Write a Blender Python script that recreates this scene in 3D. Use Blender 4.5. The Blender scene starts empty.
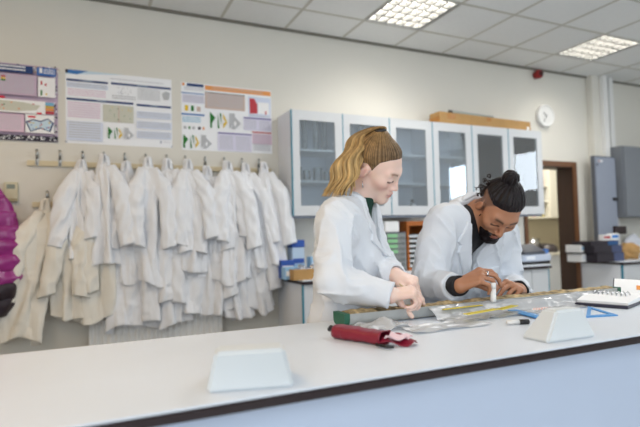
import bpy, bmesh, math, random
import numpy as np
from mathutils import Vector, Matrix
S = bpy.context.scene
COL = S.collection
PI = math.pi
CH = 1.20                                  # camera height above the floor
YW = 4.335                                 # back wall
ZB = CH - 0.27                             # bench top
ZC = CH + 1.926                            # ceiling

# ---------------------------------------------------------------- camera
FPX, YAW, PITCH, ROLL = 507.44, 0.434135, 0.042893, -0.023938
_f = np.array([math.sin(YAW)*math.cos(PITCH), math.cos(YAW)*math.cos(PITCH), math.sin(PITCH)])
_r = np.array([math.cos(YAW), -math.sin(YAW), 0.0]); _u = np.cross(_r, _f)
CR = math.cos(ROLL)*_r + math.sin(ROLL)*_u
CU = -math.sin(ROLL)*_r + math.cos(ROLL)*_u
CF = _f
cd = bpy.data.cameras.new('camera'); cam = bpy.data.objects.new('camera', cd); COL.objects.link(cam)
cd.sensor_fit = 'HORIZONTAL'; cd.sensor_width = 36; cd.lens = FPX/640*36; cd.clip_start = .05
cam.matrix_world = Matrix(((CR[0], CU[0], -CF[0], 0), (CR[1], CU[1], -CF[1], 0), (CR[2], CU[2], -CF[2], CH), (0, 0, 0, 1)))
cd.dof.use_dof = True; cd.dof.focus_distance = 1.75; cd.dof.aperture_fstop = 2.2
S.camera = cam

# ---------------------------------------------------------------- world, lights, exposure
w = bpy.data.worlds.new('sky'); S.world = w; w.use_nodes = True
w.node_tree.nodes['Background'].inputs[0].default_value = (.75, .87, 1, 1)
w.node_tree.nodes['Background'].inputs[1].default_value = 1.0
S.view_settings.view_transform = 'Standard'; S.view_settings.look = 'None'
S.view_settings.gamma = 1; S.view_settings.use_curve_mapping = False
S.view_settings.exposure = 0.13
def area(name, loc, rot, sx, sy, power, col):
    l = bpy.data.lights.new(name, 'AREA'); l.shape = 'RECTANGLE'; l.size = sx; l.size_y = sy
    l.energy = power; l.color = col
    o = bpy.data.objects.new(name, l); COL.objects.link(o); o.location = loc; o.rotation_euler = rot
    return o
XLW = -2.2                                 # left wall
# daylight coming in through the windows behind the camera and on the right-hand wall
area('daylight_area', (.9, -3.42, 1.95), (math.radians(-90), 0, PI), 5.0, 1.6, 60, (.86, .93, 1.0))
area('daylight_area', (XLW+.12, -1.3, 1.9), (math.radians(90), 0, math.radians(-90)), 2.4, 1.5, 46, (.9, .95, 1.0))  # added fill from the left, lifts the surfaces facing that wall
for yc, pw in ((.71, 26), (-1.32, 13)): area('daylight_area', (7.9, yc, 2.35), (math.radians(90), 0, math.radians(90)), .60, .74, pw, (.80, .90, 1.0))

# ---------------------------------------------------------------- helpers
def lin(c):
    return tuple(((v/255)/12.92 if v/255 <= .04045 else ((v/255+.055)/1.055)**2.4) for v in c)
MATS = {}
def mat(name, col, rough=.55, var=.0, vscale=8., bump=0., bscale=60., metal=0., spec=.5, emit=0., attr=False, stretch=(1, 1, 1), trans=0., alpha=1., sss=0.):
    if name in MATS: return MATS[name]
    m = bpy.data.materials.new(name); m.use_nodes = True
    n = m.node_tree.nodes; k = m.node_tree.links; b = n['Principled BSDF']
    c = lin(col) + (1,)
    b.inputs['Base Color'].default_value = c; b.inputs['Roughness'].default_value = rough
    b.inputs['Metallic'].default_value = metal; b.inputs['Specular IOR Level'].default_value = spec
    b.inputs['Transmission Weight'].default_value = trans; b.inputs['Alpha'].default_value = alpha
    if sss:
        b.inputs['Subsurface Weight'].default_value = sss; b.inputs['Subsurface Radius'].default_value = (.012, .005, .003)
        b.inputs['Subsurface Scale'].default_value = .6
    tc = n.new('ShaderNodeTexCoord'); mp = n.new('ShaderNodeMapping'); mp.inputs['Scale'].default_value = stretch
    k.new(tc.outputs['Object'], mp.inputs[0])
    src = None
    if attr:
        a = n.new('ShaderNodeAttribute'); a.attribute_name = 'Col'; src = a.outputs['Color']
    nz = n.new('ShaderNodeTexNoise'); nz.inputs['Scale'].default_value = vscale; nz.inputs['Detail'].default_value = 5
    k.new(mp.outputs[0], nz.inputs['Vector'])
    mx = n.new('ShaderNodeMix'); mx.data_type = 'RGBA'; mx.blend_type = 'MULTIPLY'
    mx.inputs[0].default_value = 1
    rp = n.new('ShaderNodeMapRange'); rp.inputs[1].default_value = .3; rp.inputs[2].default_value = .7
    rp.inputs[3].default_value = 1-var; rp.inputs[4].default_value = 1+var*.5
    k.new(nz.outputs['Fac'], rp.inputs[0])
    mx.inputs[6].default_value = c
    if src: k.new(src, mx.inputs[6])
    k.new(rp.outputs[0], mx.inputs[7]); k.new(mx.outputs[2], b.inputs['Base Color'])
    if bump:
        n2 = n.new('ShaderNodeTexNoise'); n2.inputs['Scale'].default_value = bscale; n2.inputs['Detail'].default_value = 3
        k.new(mp.outputs[0], n2.inputs['Vector'])
        bp = n.new('ShaderNodeBump'); bp.inputs['Strength'].default_value = bump; bp.inputs['Distance'].default_value = .004
        k.new(n2.outputs['Fac'], bp.inputs['Height']); k.new(bp.outputs[0], b.inputs['Normal'])
    if emit:
        b.inputs['Emission Color'].default_value = c; b.inputs['Emission Strength'].default_value = emit
    MATS[name] = m; return m
def sheer(name, col, amount=.85, gloss=.5, rough=.03, var=0.):
    """thin clear sheet: transparent with a Fresnel reflection (glass pane, plastic film)"""
    if name in MATS: return MATS[name]
    m = bpy.data.materials.new(name); m.use_nodes = True
    n = m.node_tree.nodes; k = m.node_tree.links; n.clear()
    o = n.new('ShaderNodeOutputMaterial'); t = n.new('ShaderNodeBsdfTransparent'); t.inputs[0].default_value = lin(col)+(1,)
    p = n.new('ShaderNodeBsdfPrincipled'); p.inputs['Base Color'].default_value = lin(col)+(1,); p.inputs['Roughness'].default_value = .4
    g = n.new('ShaderNodeBsdfGlossy'); g.inputs['Roughness'].default_value = rough
    f = n.new('ShaderNodeFresnel'); f.inputs['IOR'].default_value = 1.5
    mu = n.new('ShaderNodeMath'); mu.operation = 'MULTIPLY'; mu.inputs[1].default_value = gloss; mu.use_clamp = True
    k.new(f.outputs[0], mu.inputs[0])
    a = n.new('ShaderNodeMixShader'); a.inputs[0].default_value = amount
    k.new(p.outputs[0], a.inputs[1]); k.new(t.outputs[0], a.inputs[2])
    b = n.new('ShaderNodeMixShader'); k.new(mu.outputs[0], b.inputs[0]); k.new(a.outputs[0], b.inputs[1]); k.new(g.outputs[0], b.inputs[2])
    k.new(b.outputs[0], o.inputs[0]); MATS[name] = m; return m

def ray(x, y):
    return CF + CR*(x-320)/FPX - CU*(y-213.5)/FPX
def atY(x, y, Y):
    d = ray(x, y); q = d*Y/d[1]; q[2] += CH; return q
def atZ(x, y, Z):
    d = ray(x, y); q = d*(Z-CH)/d[2]; q[2] += CH; return q

class MB:
    """collects verts and faces of ONE part"""
    def __init__(s): s.v = []; s.f = []; s.m = []; s.sm = []; s.col = None
    def add(s, vs, fs, mi=0, smooth=False):
        o = len(s.v); s.v += [tuple(map(float, p)) for p in vs]
        for f in fs: s.f.append([i+o for i in f]); s.m.append(mi); s.sm.append(smooth)
        return s
    def box(s, a, b, mi=0, bev=0.):
        x0, y0, z0 = a; x1, y1, z1 = b
        if bev <= 0:
            return s.add([(x0,y0,z0),(x1,y0,z0),(x1,y1,z0),(x0,y1,z0),(x0,y0,z1),(x1,y0,z1),(x1,y1,z1),(x0,y1,z1)],
                         [(0,3,2,1),(4,5,6,7),(0,1,5,4),(1,2,6,5),(2,3,7,6),(3,0,4,7)], mi)
        bm = bmesh.new(); bmesh.ops.create_cube(bm, size=1)
        for v in bm.verts: v.co = ((x0+x1)/2+v.co.x*(x1-x0), (y0+y1)/2+v.co.y*(y1-y0), (z0+z1)/2+v.co.z*(z1-z0))
        bmesh.ops.bevel(bm, geom=bm.edges[:], offset=min(bev, .45*min(x1-x0, y1-y0, z1-z0)), segments=2, affect='EDGES')
        return s.bm(bm, mi)
    def bm(s, bm, mi=0, smooth=False):
        bm.verts.index_update(); s.add([v.co for v in bm.verts], [[v.index for v in f.verts] for f in bm.faces], mi, smooth); bm.free(); return s
    def lathe(s, prof, c=(0, 0, 0), n=20, mi=0, smooth=True):
        vs = []; fs = []
        for r, z in prof:
            for i in range(n):
                a = 2*PI*i/n; vs.append((c[0]+r*math.cos(a), c[1]+r*math.sin(a), c[2]+z))
        for j in range(len(prof)-1):
            for i in range(n): fs.append((j*n+i, j*n+(i+1) % n, (j+1)*n+(i+1) % n, (j+1)*n+i))
        s.add(vs, fs, mi, smooth)
        o = len(s.v)-len(vs)
        s.f.append([o+i for i in reversed(range(n))]); s.m.append(mi); s.sm.append(False)
        s.f.append([o+(len(prof)-1)*n+i for i in range(n)]); s.m.append(mi); s.sm.append(False)
        return s
    def tube(s, pts, rad, n=10, mi=0, cap=True, flat=1., up=(0, 0, 1)):
        pts = [Vector(p) for p in pts]; vs = []; fs = []; up = Vector(up)
        if not hasattr(rad, '__len__'): rad = [rad]*len(pts)
        for j, p in enumerate(pts):
            t = (pts[min(j+1, len(pts)-1)]-pts[max(j-1, 0)]).normalized()
            u = t.cross(up)
            if u.length < 1e-3: u = t.cross(Vector((0, 1, 0)))
            u.normalize(); q = u.cross(t)
            for i in range(n):
                a = 2*PI*i/n; vs.append(p + u*rad[j]*math.cos(a) + q*rad[j]*flat*math.sin(a))
        for j in range(len(pts)-1):
            for i in range(n): fs.append((j*n+i, j*n+(i+1) % n, (j+1)*n+(i+1) % n, (j+1)*n+i))
        if cap:
            fs.append(list(reversed(range(n)))); fs.append([(len(pts)-1)*n+i for i in range(n)])
        return s.add(vs, fs, mi, True)
    def prism(s, poly, h0, h1, axis=2, mi=0):
        """polygon extruded along an axis; poly gives the two other coords in xyz order"""
        def mk(p, h):
            q = list(p); q.insert(axis, h); return tuple(q)
        n = len(poly); vs = [mk(p, h0) for p in poly]+[mk(p, h1) for p in poly]
        fs = [list(reversed(range(n))), list(range(n, 2*n))]+[(i, (i+1) % n, n+(i+1) % n, n+i) for i in range(n)]
        return s.add(vs, fs, mi)
    def grid(s, V, mi=0, wrap=False, smooth=True):
        r, c = V.shape[:2]; fs = []
        for i in range(r-1):
            for j in range(c if wrap else c-1):
                fs.append((i*c+j, i*c+(j+1) % c, (i+1)*c+(j+1) % c, (i+1)*c+j))
        return s.add(V.reshape(-1, 3), fs, mi, smooth)
    def disc(s, c, axis, r, h, n=20, mi=0):
        c = Vector(c); a = Vector(axis).normalized()
        return s.tube([c, c+a*h], r, n, mi)
    def build(s, name, mats, parent=None, org=(0, 0, 0), loc=None, normals=True):
        me = bpy.data.meshes.new(name); o0 = Vector(org)
        me.from_pydata([Vector(p)-o0 for p in s.v], [], s.f)
        if not isinstance(mats, (list, tuple)): mats = [mats]
        for m in mats: me.materials.append(m)
        me.polygons.foreach_set('material_index', s.m); me.polygons.foreach_set('use_smooth', s.sm)
        if s.col is not None:
            a = me.color_attributes.new('Col', 'FLOAT_COLOR', 'POINT')
            a.data.foreach_set('color', np.concatenate([s.col, np.ones((len(s.col), 1))], 1).astype(np.float32).ravel())
        if normals:
            bm = bmesh.new(); bm.from_mesh(me); bmesh.ops.recalc_face_normals(bm, faces=bm.faces); bm.to_mesh(me); bm.free()
        me.update()
        o = bpy.data.objects.new(name, me); COL.objects.link(o)
        if parent: o.parent = parent
        if loc is not None: o.location = loc
        return o
def tag(o, label, cat, group=None, kind=None):
    o['label'] = label; o['category'] = cat
    if group: o['group'] = group
    if kind: o['kind'] = kind
    return o
def thing(name, label, cat, loc=(0, 0, 0), rz=0, group=None):
    o = bpy.data.objects.new(name, None); COL.objects.link(o); o.location = loc; o.rotation_euler = (0, 0, rz)
    o.empty_display_size = .05
    return tag(o, label, cat, group)
def struct(o): o['kind'] = 'structure'; return o
def dup(root, loc, rz=None, label=None, rot=None, scale=None):
    r = root.copy(); COL.objects.link(r); r.location = loc
    if rz is not None: r.rotation_euler = (0, 0, rz)
    if rot is not None: r.rotation_euler = rot
    if scale is not None: r.scale = scale
    if label: r['label'] = label
    for ch in list(root.children):
        c = ch.copy(); COL.objects.link(c); c.parent = r
        for g in list(ch.children):
            d = g.copy(); COL.objects.link(d); d.parent = c
    return r
def text_mesh(txt, size):
    """lettering as flat mesh data in the XY plane, centred"""
    cu = bpy.data.curves.new('t', 'FONT'); cu.body = txt; cu.size = size; cu.align_x = 'CENTER'; cu.align_y = 'CENTER'; cu.resolution_u = 2
    o = bpy.data.objects.new('t', cu); COL.objects.link(o)
    me = bpy.data.meshes.new_from_object(o.evaluated_get(bpy.context.evaluated_depsgraph_get()))
    v = [tuple(p.co) for p in me.vertices]; f = [list(p.vertices) for p in me.polygons]
    bpy.data.objects.remove(o); bpy.data.curves.remove(cu); bpy.data.meshes.remove(me)
    return v, f

# ---------------------------------------------------------------- noise and distance fields
def _hash(i, j, k, s):
    h = (i*374761393 + j*668265263 + k*1274126177 + s*974634777) & 0xffffffff
    h = ((h ^ (h >> 13))*1274126177) & 0xffffffff
    return ((h ^ (h >> 16)) & 0xffff)/65535.
def noise(P, f, seed=0):
    """value noise in -1..1"""
    Q = np.asarray(P, float)*f + 37.3; I = np.floor(Q).astype(np.int64); F = Q-I; F = F*F*F*(F*(F*6-15)+10)
    r = 0
    for a in (0, 1):
        for b in (0, 1):
            for c in (0, 1):
                wgt = (F[:, 0] if a else 1-F[:, 0])*(F[:, 1] if b else 1-F[:, 1])*(F[:, 2] if c else 1-F[:, 2])
                r = r + wgt*_hash(I[:, 0]+a, I[:, 1]+b, I[:, 2]+c, seed)
    return r*2-1
def A3(*p): return np.array(p, float)
def cap(P, a, b, ra, rb=None):
    a = np.asarray(a, float); b = np.asarray(b, float); rb = ra if rb is None else rb
    d = b-a; t = np.clip(((P-a)@d)/max(d@d, 1e-9), 0, 1)
    return np.linalg.norm(P-a-t[:, None]*d, axis=1)-(ra+(rb-ra)*t)
def ell(P, c, r, R=None):
    Q = P-np.asarray(c, float)
    if R is not None: Q = Q@R
    r = np.asarray(r, float)
    k0 = np.linalg.norm(Q/r, axis=1); k1 = np.linalg.norm(Q/(r*r), axis=1)
    return np.where(k1 > 1e-9, k0*(k0-1)/np.maximum(k1, 1e-9), -r.min())
def smin(a, b, k):
    h = np.maximum(k-np.abs(a-b), 0)/k
    return np.minimum(a, b)-h*h*k*.25
def smax(a, b, k): return -smin(-a, -b, k)
def poly2(x, y, pts):
    """signed distance to a 2D polygon"""
    n = len(pts); d = np.full(x.shape, 1e9); ins = np.zeros(x.shape, bool)
    for i in range(n):
        ax, ay = pts[i]; bx, by = pts[(i+1) % n]
        ex, ey = bx-ax, by-ay; t = np.clip(((x-ax)*ex+(y-ay)*ey)/(ex*ex+ey*ey+1e-12), 0, 1)
        d = np.minimum(d, np.hypot(x-ax-t*ex, y-ay-t*ey))
        c = ((ay > y) != (by > y)) & (x < (bx-ax)*(y-ay)/(by-ay+1e-12)+ax); ins ^= c
    return np.where(ins, -d, d)
def sdf_mesh(fn, lo, hi, h, B=12):
    """surface nets over a sparse block evaluation"""
    lo = np.asarray(lo, float); n = np.ceil((np.asarray(hi)-lo)/h/B).astype(int)*B+1
    F = np.ones(n, np.float32); hd = B*h*.87+.022
    nb = (n-1)//B
    bi = np.stack(np.meshgrid(*[np.arange(k) for k in nb], indexing='ij'), -1).reshape(-1, 3)
    dc = fn(lo+(bi*B+B/2)*h)
    off = np.stack(np.meshgrid(*[np.arange(B+1)]*3, indexing='ij'), -1).reshape(-1, 3)
    for b, d in zip(bi, dc):
        if d < -hd: F[b[0]*B:b[0]*B+B+1, b[1]*B:b[1]*B+B+1, b[2]*B:b[2]*B+B+1] = -1
    act = bi[np.abs(dc) <= hd]
    for q in range(0, len(act), 40):
        blk = act[q:q+40]; P = (blk[:, None, :]*B+off[None]).reshape(-1, 3)
        v = fn(lo+P*h); F[P[:, 0], P[:, 1], P[:, 2]] = v
    for ax in range(3):                          # never open at the border of the volume
        sl = [slice(None)]*3
        for e in (0, -1): sl[ax] = e; F[tuple(sl)] = np.maximum(F[tuple(sl)], .2*h)
    ins = F < 0; nx, ny, nz = n
    cnt = np.zeros((nx-1, ny-1, nz-1), np.uint8)
    for a in (0, 1):
        for b in (0, 1):
            for c in (0, 1): cnt += ins[a:nx-1+a, b:ny-1+b, c:nz-1+c]
    cells = np.argwhere((cnt > 0) & (cnt < 8))
    idx = np.full(cnt.shape, -1, np.int64); idx[tuple(cells.T)] = np.arange(len(cells))
    cor = np.array([(a, b, c) for a in (0, 1) for b in (0, 1) for c in (0, 1)])
    val = np.stack([F[cells[:, 0]+a, cells[:, 1]+b, cells[:, 2]+c] for a, b, c in cor], 1)
    acc = np.zeros((len(cells), 3)); num = np.zeros(len(cells))
    for i in range(8):
        for j in range(i+1, 8):
            if np.abs(cor[i]-cor[j]).sum() != 1: continue
            a, b = val[:, i], val[:, j]; mkk = (a < 0) != (b < 0)
            t = np.where(mkk, a/np.where(a-b == 0, 1, a-b), 0)
            acc += mkk[:, None]*(cor[i]+t[:, None]*(cor[j]-cor[i])); num += mkk
    V = lo+(cells+acc/np.maximum(num, 1)[:, None])*h
    Q = []
    for ax in range(3):
        s0 = [slice(None)]*3; s1 = [slice(None)]*3; s0[ax] = slice(0, -1); s1[ax] = slice(1, None)
        e = np.argwhere(ins[tuple(s0)] != ins[tuple(s1)])
        o1, o2 = [k for k in range(3) if k != ax]
        ok = (e[:, o1] > 0) & (e[:, o2] > 0) & (e[:, o1] < n[o1]-1) & (e[:, o2] < n[o2]-1); e = e[ok]
        def ci(d1, d2):
            q = e.copy(); q[:, o1] += d1; q[:, o2] += d2; return idx[tuple(q.T)]
        q = np.stack([ci(-1, -1), ci(0, -1), ci(0, 0), ci(-1, 0)], 1)
        flip = ins[tuple(e.T)] ^ (ax == 1)
        q[~flip] = q[~flip][:, ::-1]; Q.append(q)
    Q = np.concatenate(Q)
    return V, Q
def sdf_part(name, fn, lo, hi, h, m, parent, org, colfn=None, smooth=1):
    V, Q = sdf_mesh(fn, lo, hi, h)
    V2 = V
    for _ in range(smooth):                       # light relaxation takes out the voxel steps
        s = np.zeros_like(V2); c = np.zeros(len(V2))
        for a, b in ((0, 1), (1, 2), (2, 3), (3, 0)):
            np.add.at(s, Q[:, a], V2[Q[:, b]]); np.add.at(c, Q[:, a], 1)
            np.add.at(s, Q[:, b], V2[Q[:, a]]); np.add.at(c, Q[:, b], 1)
        V2 = V2*.5+.5*s/np.maximum(c, 1)[:, None]
    mb = MB(); mb.v = [tuple(p) for p in V2]; mb.f = Q.tolist(); mb.m = [0]*len(Q); mb.sm = [True]*len(Q)
    if colfn is not None: mb.col = colfn(V2)
    return mb.build(name, m, parent, org, normals=False)

# ================================================================ materials
M_wall = mat('cream_wall_paint', (223, 220, 211), .75, .02, 2, .12, 90)
M_ceil = mat('ceiling_tile', (236, 237, 236), .9, .02, 30, .25, 260)
M_grid = mat('ceiling_grid_metal', (196, 194, 184), .5)
M_floor = mat('vinyl_floor', (158, 160, 160), .45, .1, 12)
M_white = mat('white_laminate', (208, 211, 214), .38, .015, 6)
M_top = mat('bench_top_laminate', (222, 229, 238), .34, .02, 5)
M_edge = mat('dark_bench_edge', (44, 31, 33), .45, .1, 20)
M_panel = mat('pale_blue_grey_panel', (196, 208, 228), .42, .02, 4)
M_grey = mat('grey_carcass', (234, 238, 245), .5, .02, 5)
M_teal = mat('teal_edging', (22, 130, 158), .4)
M_cab = mat('grey_steel_paint', (142, 150, 166), .42, .03, 5)
M_cabd = mat('dark_grey_steel_paint', (98, 102, 110), .45, .03, 5)
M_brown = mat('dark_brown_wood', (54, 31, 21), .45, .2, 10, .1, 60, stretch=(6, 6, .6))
M_brownl = mat('brown_wood_trim', (112, 72, 40), .45, .2, 10, stretch=(6, 6, .6))
M_orange = mat('orange_wood', (178, 100, 36), .45, .2, 12, stretch=(1, 1, 6))
M_cream = mat('cream_paint', (228, 224, 210), .5)
M_metal = mat('brushed_metal', (170, 172, 172), .35, .05, 20, metal=1)
M_chrome = mat('chrome', (200, 200, 204), .15, metal=1)
M_black = mat('black_plastic', (26, 25, 28), .4)
M_card = mat('brown_cardboard', (186, 146, 92), .8, .08, 9, .1, 80)
M_tape = mat('parcel_tape', (178, 118, 44), .35)
M_rail = mat('cream_painted_rail', (214, 200, 166), .5, .03, 10)
M_plastic = mat('white_plastic', (234, 234, 232), .35)
M_beige = mat('beige_plastic', (206, 200, 172), .5)
M_glass = sheer('hazed_glass_pane', (242, 248, 252), .89, 1.0, .01)  # pale diffuse haze mixed in to make the cabinet interiors look lighter
M_ware = sheer('laboratory_glass', (244, 250, 252), .72, 3.0, .06)
M_film = sheer('clear_plastic_film', (250, 251, 252), .68, .6, .2)
M_red = mat('red_plastic', (150, 26, 30), .4)
M_blue = mat('blue_card', (44, 84, 168), .5)
M_lblue = mat('pale_blue_card', (150, 190, 222), .5)
M_paper = mat('white_paper', (238, 238, 238), .7)

# ================================================================ room shell
XL, XR, YR = -2.2, 8.0, -3.6
DX0, DX1, DZ = 4.66, 5.43, CH+.755
sb = lambda name, a, b, m, bev=0: struct(MB().box(a, b, 0, bev).build(name, m))
f = MB().box((XL, YR, -.1), (XR, YW+2.6, 0)); struct(f.build('floor', M_floor))
wb = MB(); T = .2
wb.box((XL, YW, 0), (DX0-.03, YW+T, ZC)); wb.box((DX1+.03, YW, 0), (XR, YW+T, ZC)); wb.box((DX0-.03, YW, DZ+.03), (DX1+.03, YW+T, ZC))
struct(wb.build('wall_back', M_wall))
wl = MB(); wl.box((XL-.15, YR, 0), (XL, -2.5, ZC)); wl.box((XL-.15, -.1, 0), (XL, YW+T, ZC)); wl.box((XL-.15, -2.5, 0), (XL, -.1, 1.05)); wl.box((XL-.15, -2.5, 2.75), (XL, -.1, ZC)); struct(wl.build('wall_left', M_wall))
wr = MB()                                          # right wall with a window opening
z0, z1 = 1.96, 2.74; WY = [(-1.64, -1.0), (.39, 1.03)]
for u, v in ((YR, WY[0][0]), (WY[0][1], WY[1][0]), (WY[1][1], YW+2.6)): wr.box((XR, u, 0), (XR+.2, v, ZC))
for u, v in WY: wr.box((XR, u, 0), (XR+.2, v, z0)); wr.box((XR, u, z1), (XR+.2, v, ZC))
struct(wr.build('wall_right', M_wall))
wf = MB(); a0, a1 = -1.7, 3.5
wf.box((XL, YR-.2, 0), (a0, YR, ZC)); wf.box((a1, YR-.2, 0), (XR, YR, ZC)); wf.box((a0, YR-.2, 0), (a1, YR, 1.05)); wf.box((a0, YR-.2, 2.85), (a1, YR, ZC))
struct(wf.build('wall_front', M_wall))
def window(name, axis, c, u0, u1, z0, z1, n):
    fr = MB(); gl = MB()
    def bx(m, ua, ub, za, zb, t):
        if axis == 'y': m.box((ua, c-t, za), (ub, c+t, zb))
        else: m.box((c-t, ua, za), (c+t, ub, zb))
    bx(fr, u0, u1, z0, z0+.06, .04); bx(fr, u0, u1, z1-.06, z1, .04)
    for i in range(n+1):
        u = u0+(u1-u0)*i/n; bx(fr, max(u0, u-.03), min(u1, u+.03), z0+.06, z1-.06, .04)
    bx(gl, u0+.02, u1-.02, z0+.02, z1-.02, .004)
    o = struct(fr.build(name, M_plastic)); gl.build('window_pane', M_glass, o)
window('window_1', 'x', XR+.1, WY[0][0], WY[0][1], z0, z1, 1); window('window_4', 'x', XR+.1, WY[1][0], WY[1][1], z0, z1, 1)
window('window_2', 'y', YR-.1, a0, a1, 1.05, 2.85, 5)
window('added_window', 'x', XL-.08, -2.5, -.1, 1.05, 2.75, 2)  # unseen window, added to go with the left fill light
# ceiling: tiles on a 600 mm grid with metal tees
TX = [.489+.6*i for i in range(-4, 13)]; TY = [3.891-.6*j for j in range(0, 13)]
LUM = [(3, 0), (7, 0)]                             # grid cells that hold a recessed light
xs_ = [XL]+TX+[XR]; ys_ = [YR]+TY[::-1]+[YW]
cg_ = MB(); hole = [(round(TX[4+i], 3), round(TY[0]-.6*j-.6, 3)) for i, j in LUM]
V = np.array([[(x, y, ZC) for y in ys_] for x in xs_]); cg_.v = [tuple(p) for p in V.reshape(-1, 3)]; n_ = len(ys_)
for i in range(len(xs_)-1):
    for j in range(n_-1):
        if (round(xs_[i], 3), round(ys_[j], 3)) in hole: continue
        cg_.f.append([i*n_+j, (i+1)*n_+j, (i+1)*n_+j+1, i*n_+j+1]); cg_.m.append(0); cg_.sm.append(False)
cg_.box((XL, YR, ZC+.12), (XR, YW+T, ZC+.2))
struct(cg_.build('ceiling', M_ceil, normals=False))
g = MB()
for x in TX: g.box((x-.012, YR, ZC-.004), (x+.012, YW, ZC+.01))
for y in TY: g.box((XL, y-.012, ZC-.0045), (XR, y+.012, ZC+.01))
struct(g.build('trim_1', M_grid))
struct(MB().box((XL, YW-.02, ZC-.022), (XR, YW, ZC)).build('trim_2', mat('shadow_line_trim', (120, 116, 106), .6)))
# boxed pipe run on the back wall, right of the door
struct(MB().box((5.76, 4.25, 0), (5.90, YW, ZC), 0, .004).build('trim_3', M_wall))
struct(MB().box((5.90, 4.20, 0), (5.985, YW, ZC), 0, .004).build('trim_4', M_plastic))
struct(MB().box((6.075, 4.24, 0), (6.15, YW, ZC), 0, .004).build('trim_5', M_plastic))
struct(MB().box((XL, YW-.018, 0), (1.56, YW, .12)).build('baseboard_back', M_brown))
# doorway with a deep dark lining
d = MB()
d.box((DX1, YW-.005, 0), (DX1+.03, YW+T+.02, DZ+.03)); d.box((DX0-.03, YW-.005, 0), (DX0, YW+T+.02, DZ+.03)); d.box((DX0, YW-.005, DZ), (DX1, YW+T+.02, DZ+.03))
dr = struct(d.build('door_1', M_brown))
d = MB()
d.box((DX1+.005, YW-.022, 0), (DX1+.075, YW-.005, DZ+.07), 0, .004); d.box((DX0-.06, YW-.022, 0), (DX0-.005, YW-.005, DZ+.07), 0, .004); d.box((DX0-.005, YW-.022, DZ+.005), (DX1+.005, YW-.005, DZ+.07), 0, .004)
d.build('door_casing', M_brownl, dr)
# the room beyond the doorway
nb = MB(); nb.box((4.0, 6.75, 0), (XR, 6.9, ZC)); nb.box((3.85, YW+T, 0), (4.0, 6.9, ZC))
struct(nb.build('wall_beyond', M_wall))
struct(MB().box((4.0, YW+T, ZC-.5), (XR, 6.9, ZC-.4)).build('ceiling_beyond', M_ceil))
area('kitchen_ceiling_light', (5.6, 5.0, ZC-.56), (0, 0, 0), 1.2, .8, 34, (1, .97, .90))

# ================================================================ main bench
t = thing('laboratory_bench', 'long white topped bench with dark edge and pale blue panel in the foreground', 'bench', (1.5, 1.15, 0))
o_ = (1.5, 1.15, 0)
MB().box((-1.9, .838, ZB-.004), (4.6, 1.452, ZB), 0, .001).build('worktop', M_top, t, o_)
MB().box((-1.9, .836, ZB-.022), (4.6, 1.454, ZB-.0042), 0, .003).build('worktop_core', M_edge, t, o_)
MB().box((-1.86, .875, 0), (4.56, .90, ZB-.0222)).build('front_panel', M_panel, t, o_)
MB().box((-1.86, 1.40, 0), (4.56, 1.42, ZB-.0222)).build('back_panel', M_panel, t, o_)
# sloping white service pedestals on the bench
def pedestal(label, base, top, h, dep=.13, dt=.06):
    """double socket pedestal: sloping face towards the front of the bench, tapering to a flat top"""
    F0, F1 = atZ(*base[0], ZB), atZ(*base[1], ZB); T0, T1 = atZ(*top[0], ZB+h), atZ(*top[1], ZB+h)
    d_ = F1-F0; d_ = d_/np.linalg.norm(d_); pv = A3(-d_[1], d_[0], 0); rec = .5*((T0-F0)@pv+(T1-F0)@pv)
    T0 = F0+d_*((T0-F0)@d_)+pv*rec+A3(0, 0, h); T1 = F0+d_*((T1-F0)@d_)+pv*rec+A3(0, 0, h)
    bm = bmesh.new(); vs = [bm.verts.new(tuple(p_+A3(0, 0, z))) for p_, z in ((F0, .0006), (F1, .0006), (F1+pv*dep, .0006), (F0+pv*dep, .0006), (T0, 0), (T1, 0), (T1+pv*dt, 0), (T0+pv*dt, 0))]
    for fc in [(3, 2, 1, 0), (4, 5, 6, 7), (0, 1, 5, 4), (1, 2, 6, 5), (2, 3, 7, 6), (3, 0, 4, 7)]: bm.faces.new([vs[i] for i in fc])
    bmesh.ops.bevel(bm, geom=bm.edges[:], offset=.005, segments=3, affect='EDGES')
    o = MB().bm(bm, 0, False).build('bench_pedestal', mat('pale_bench_plastic', (214, 219, 221), .4)); return tag(o, label, 'pedestal')

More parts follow.
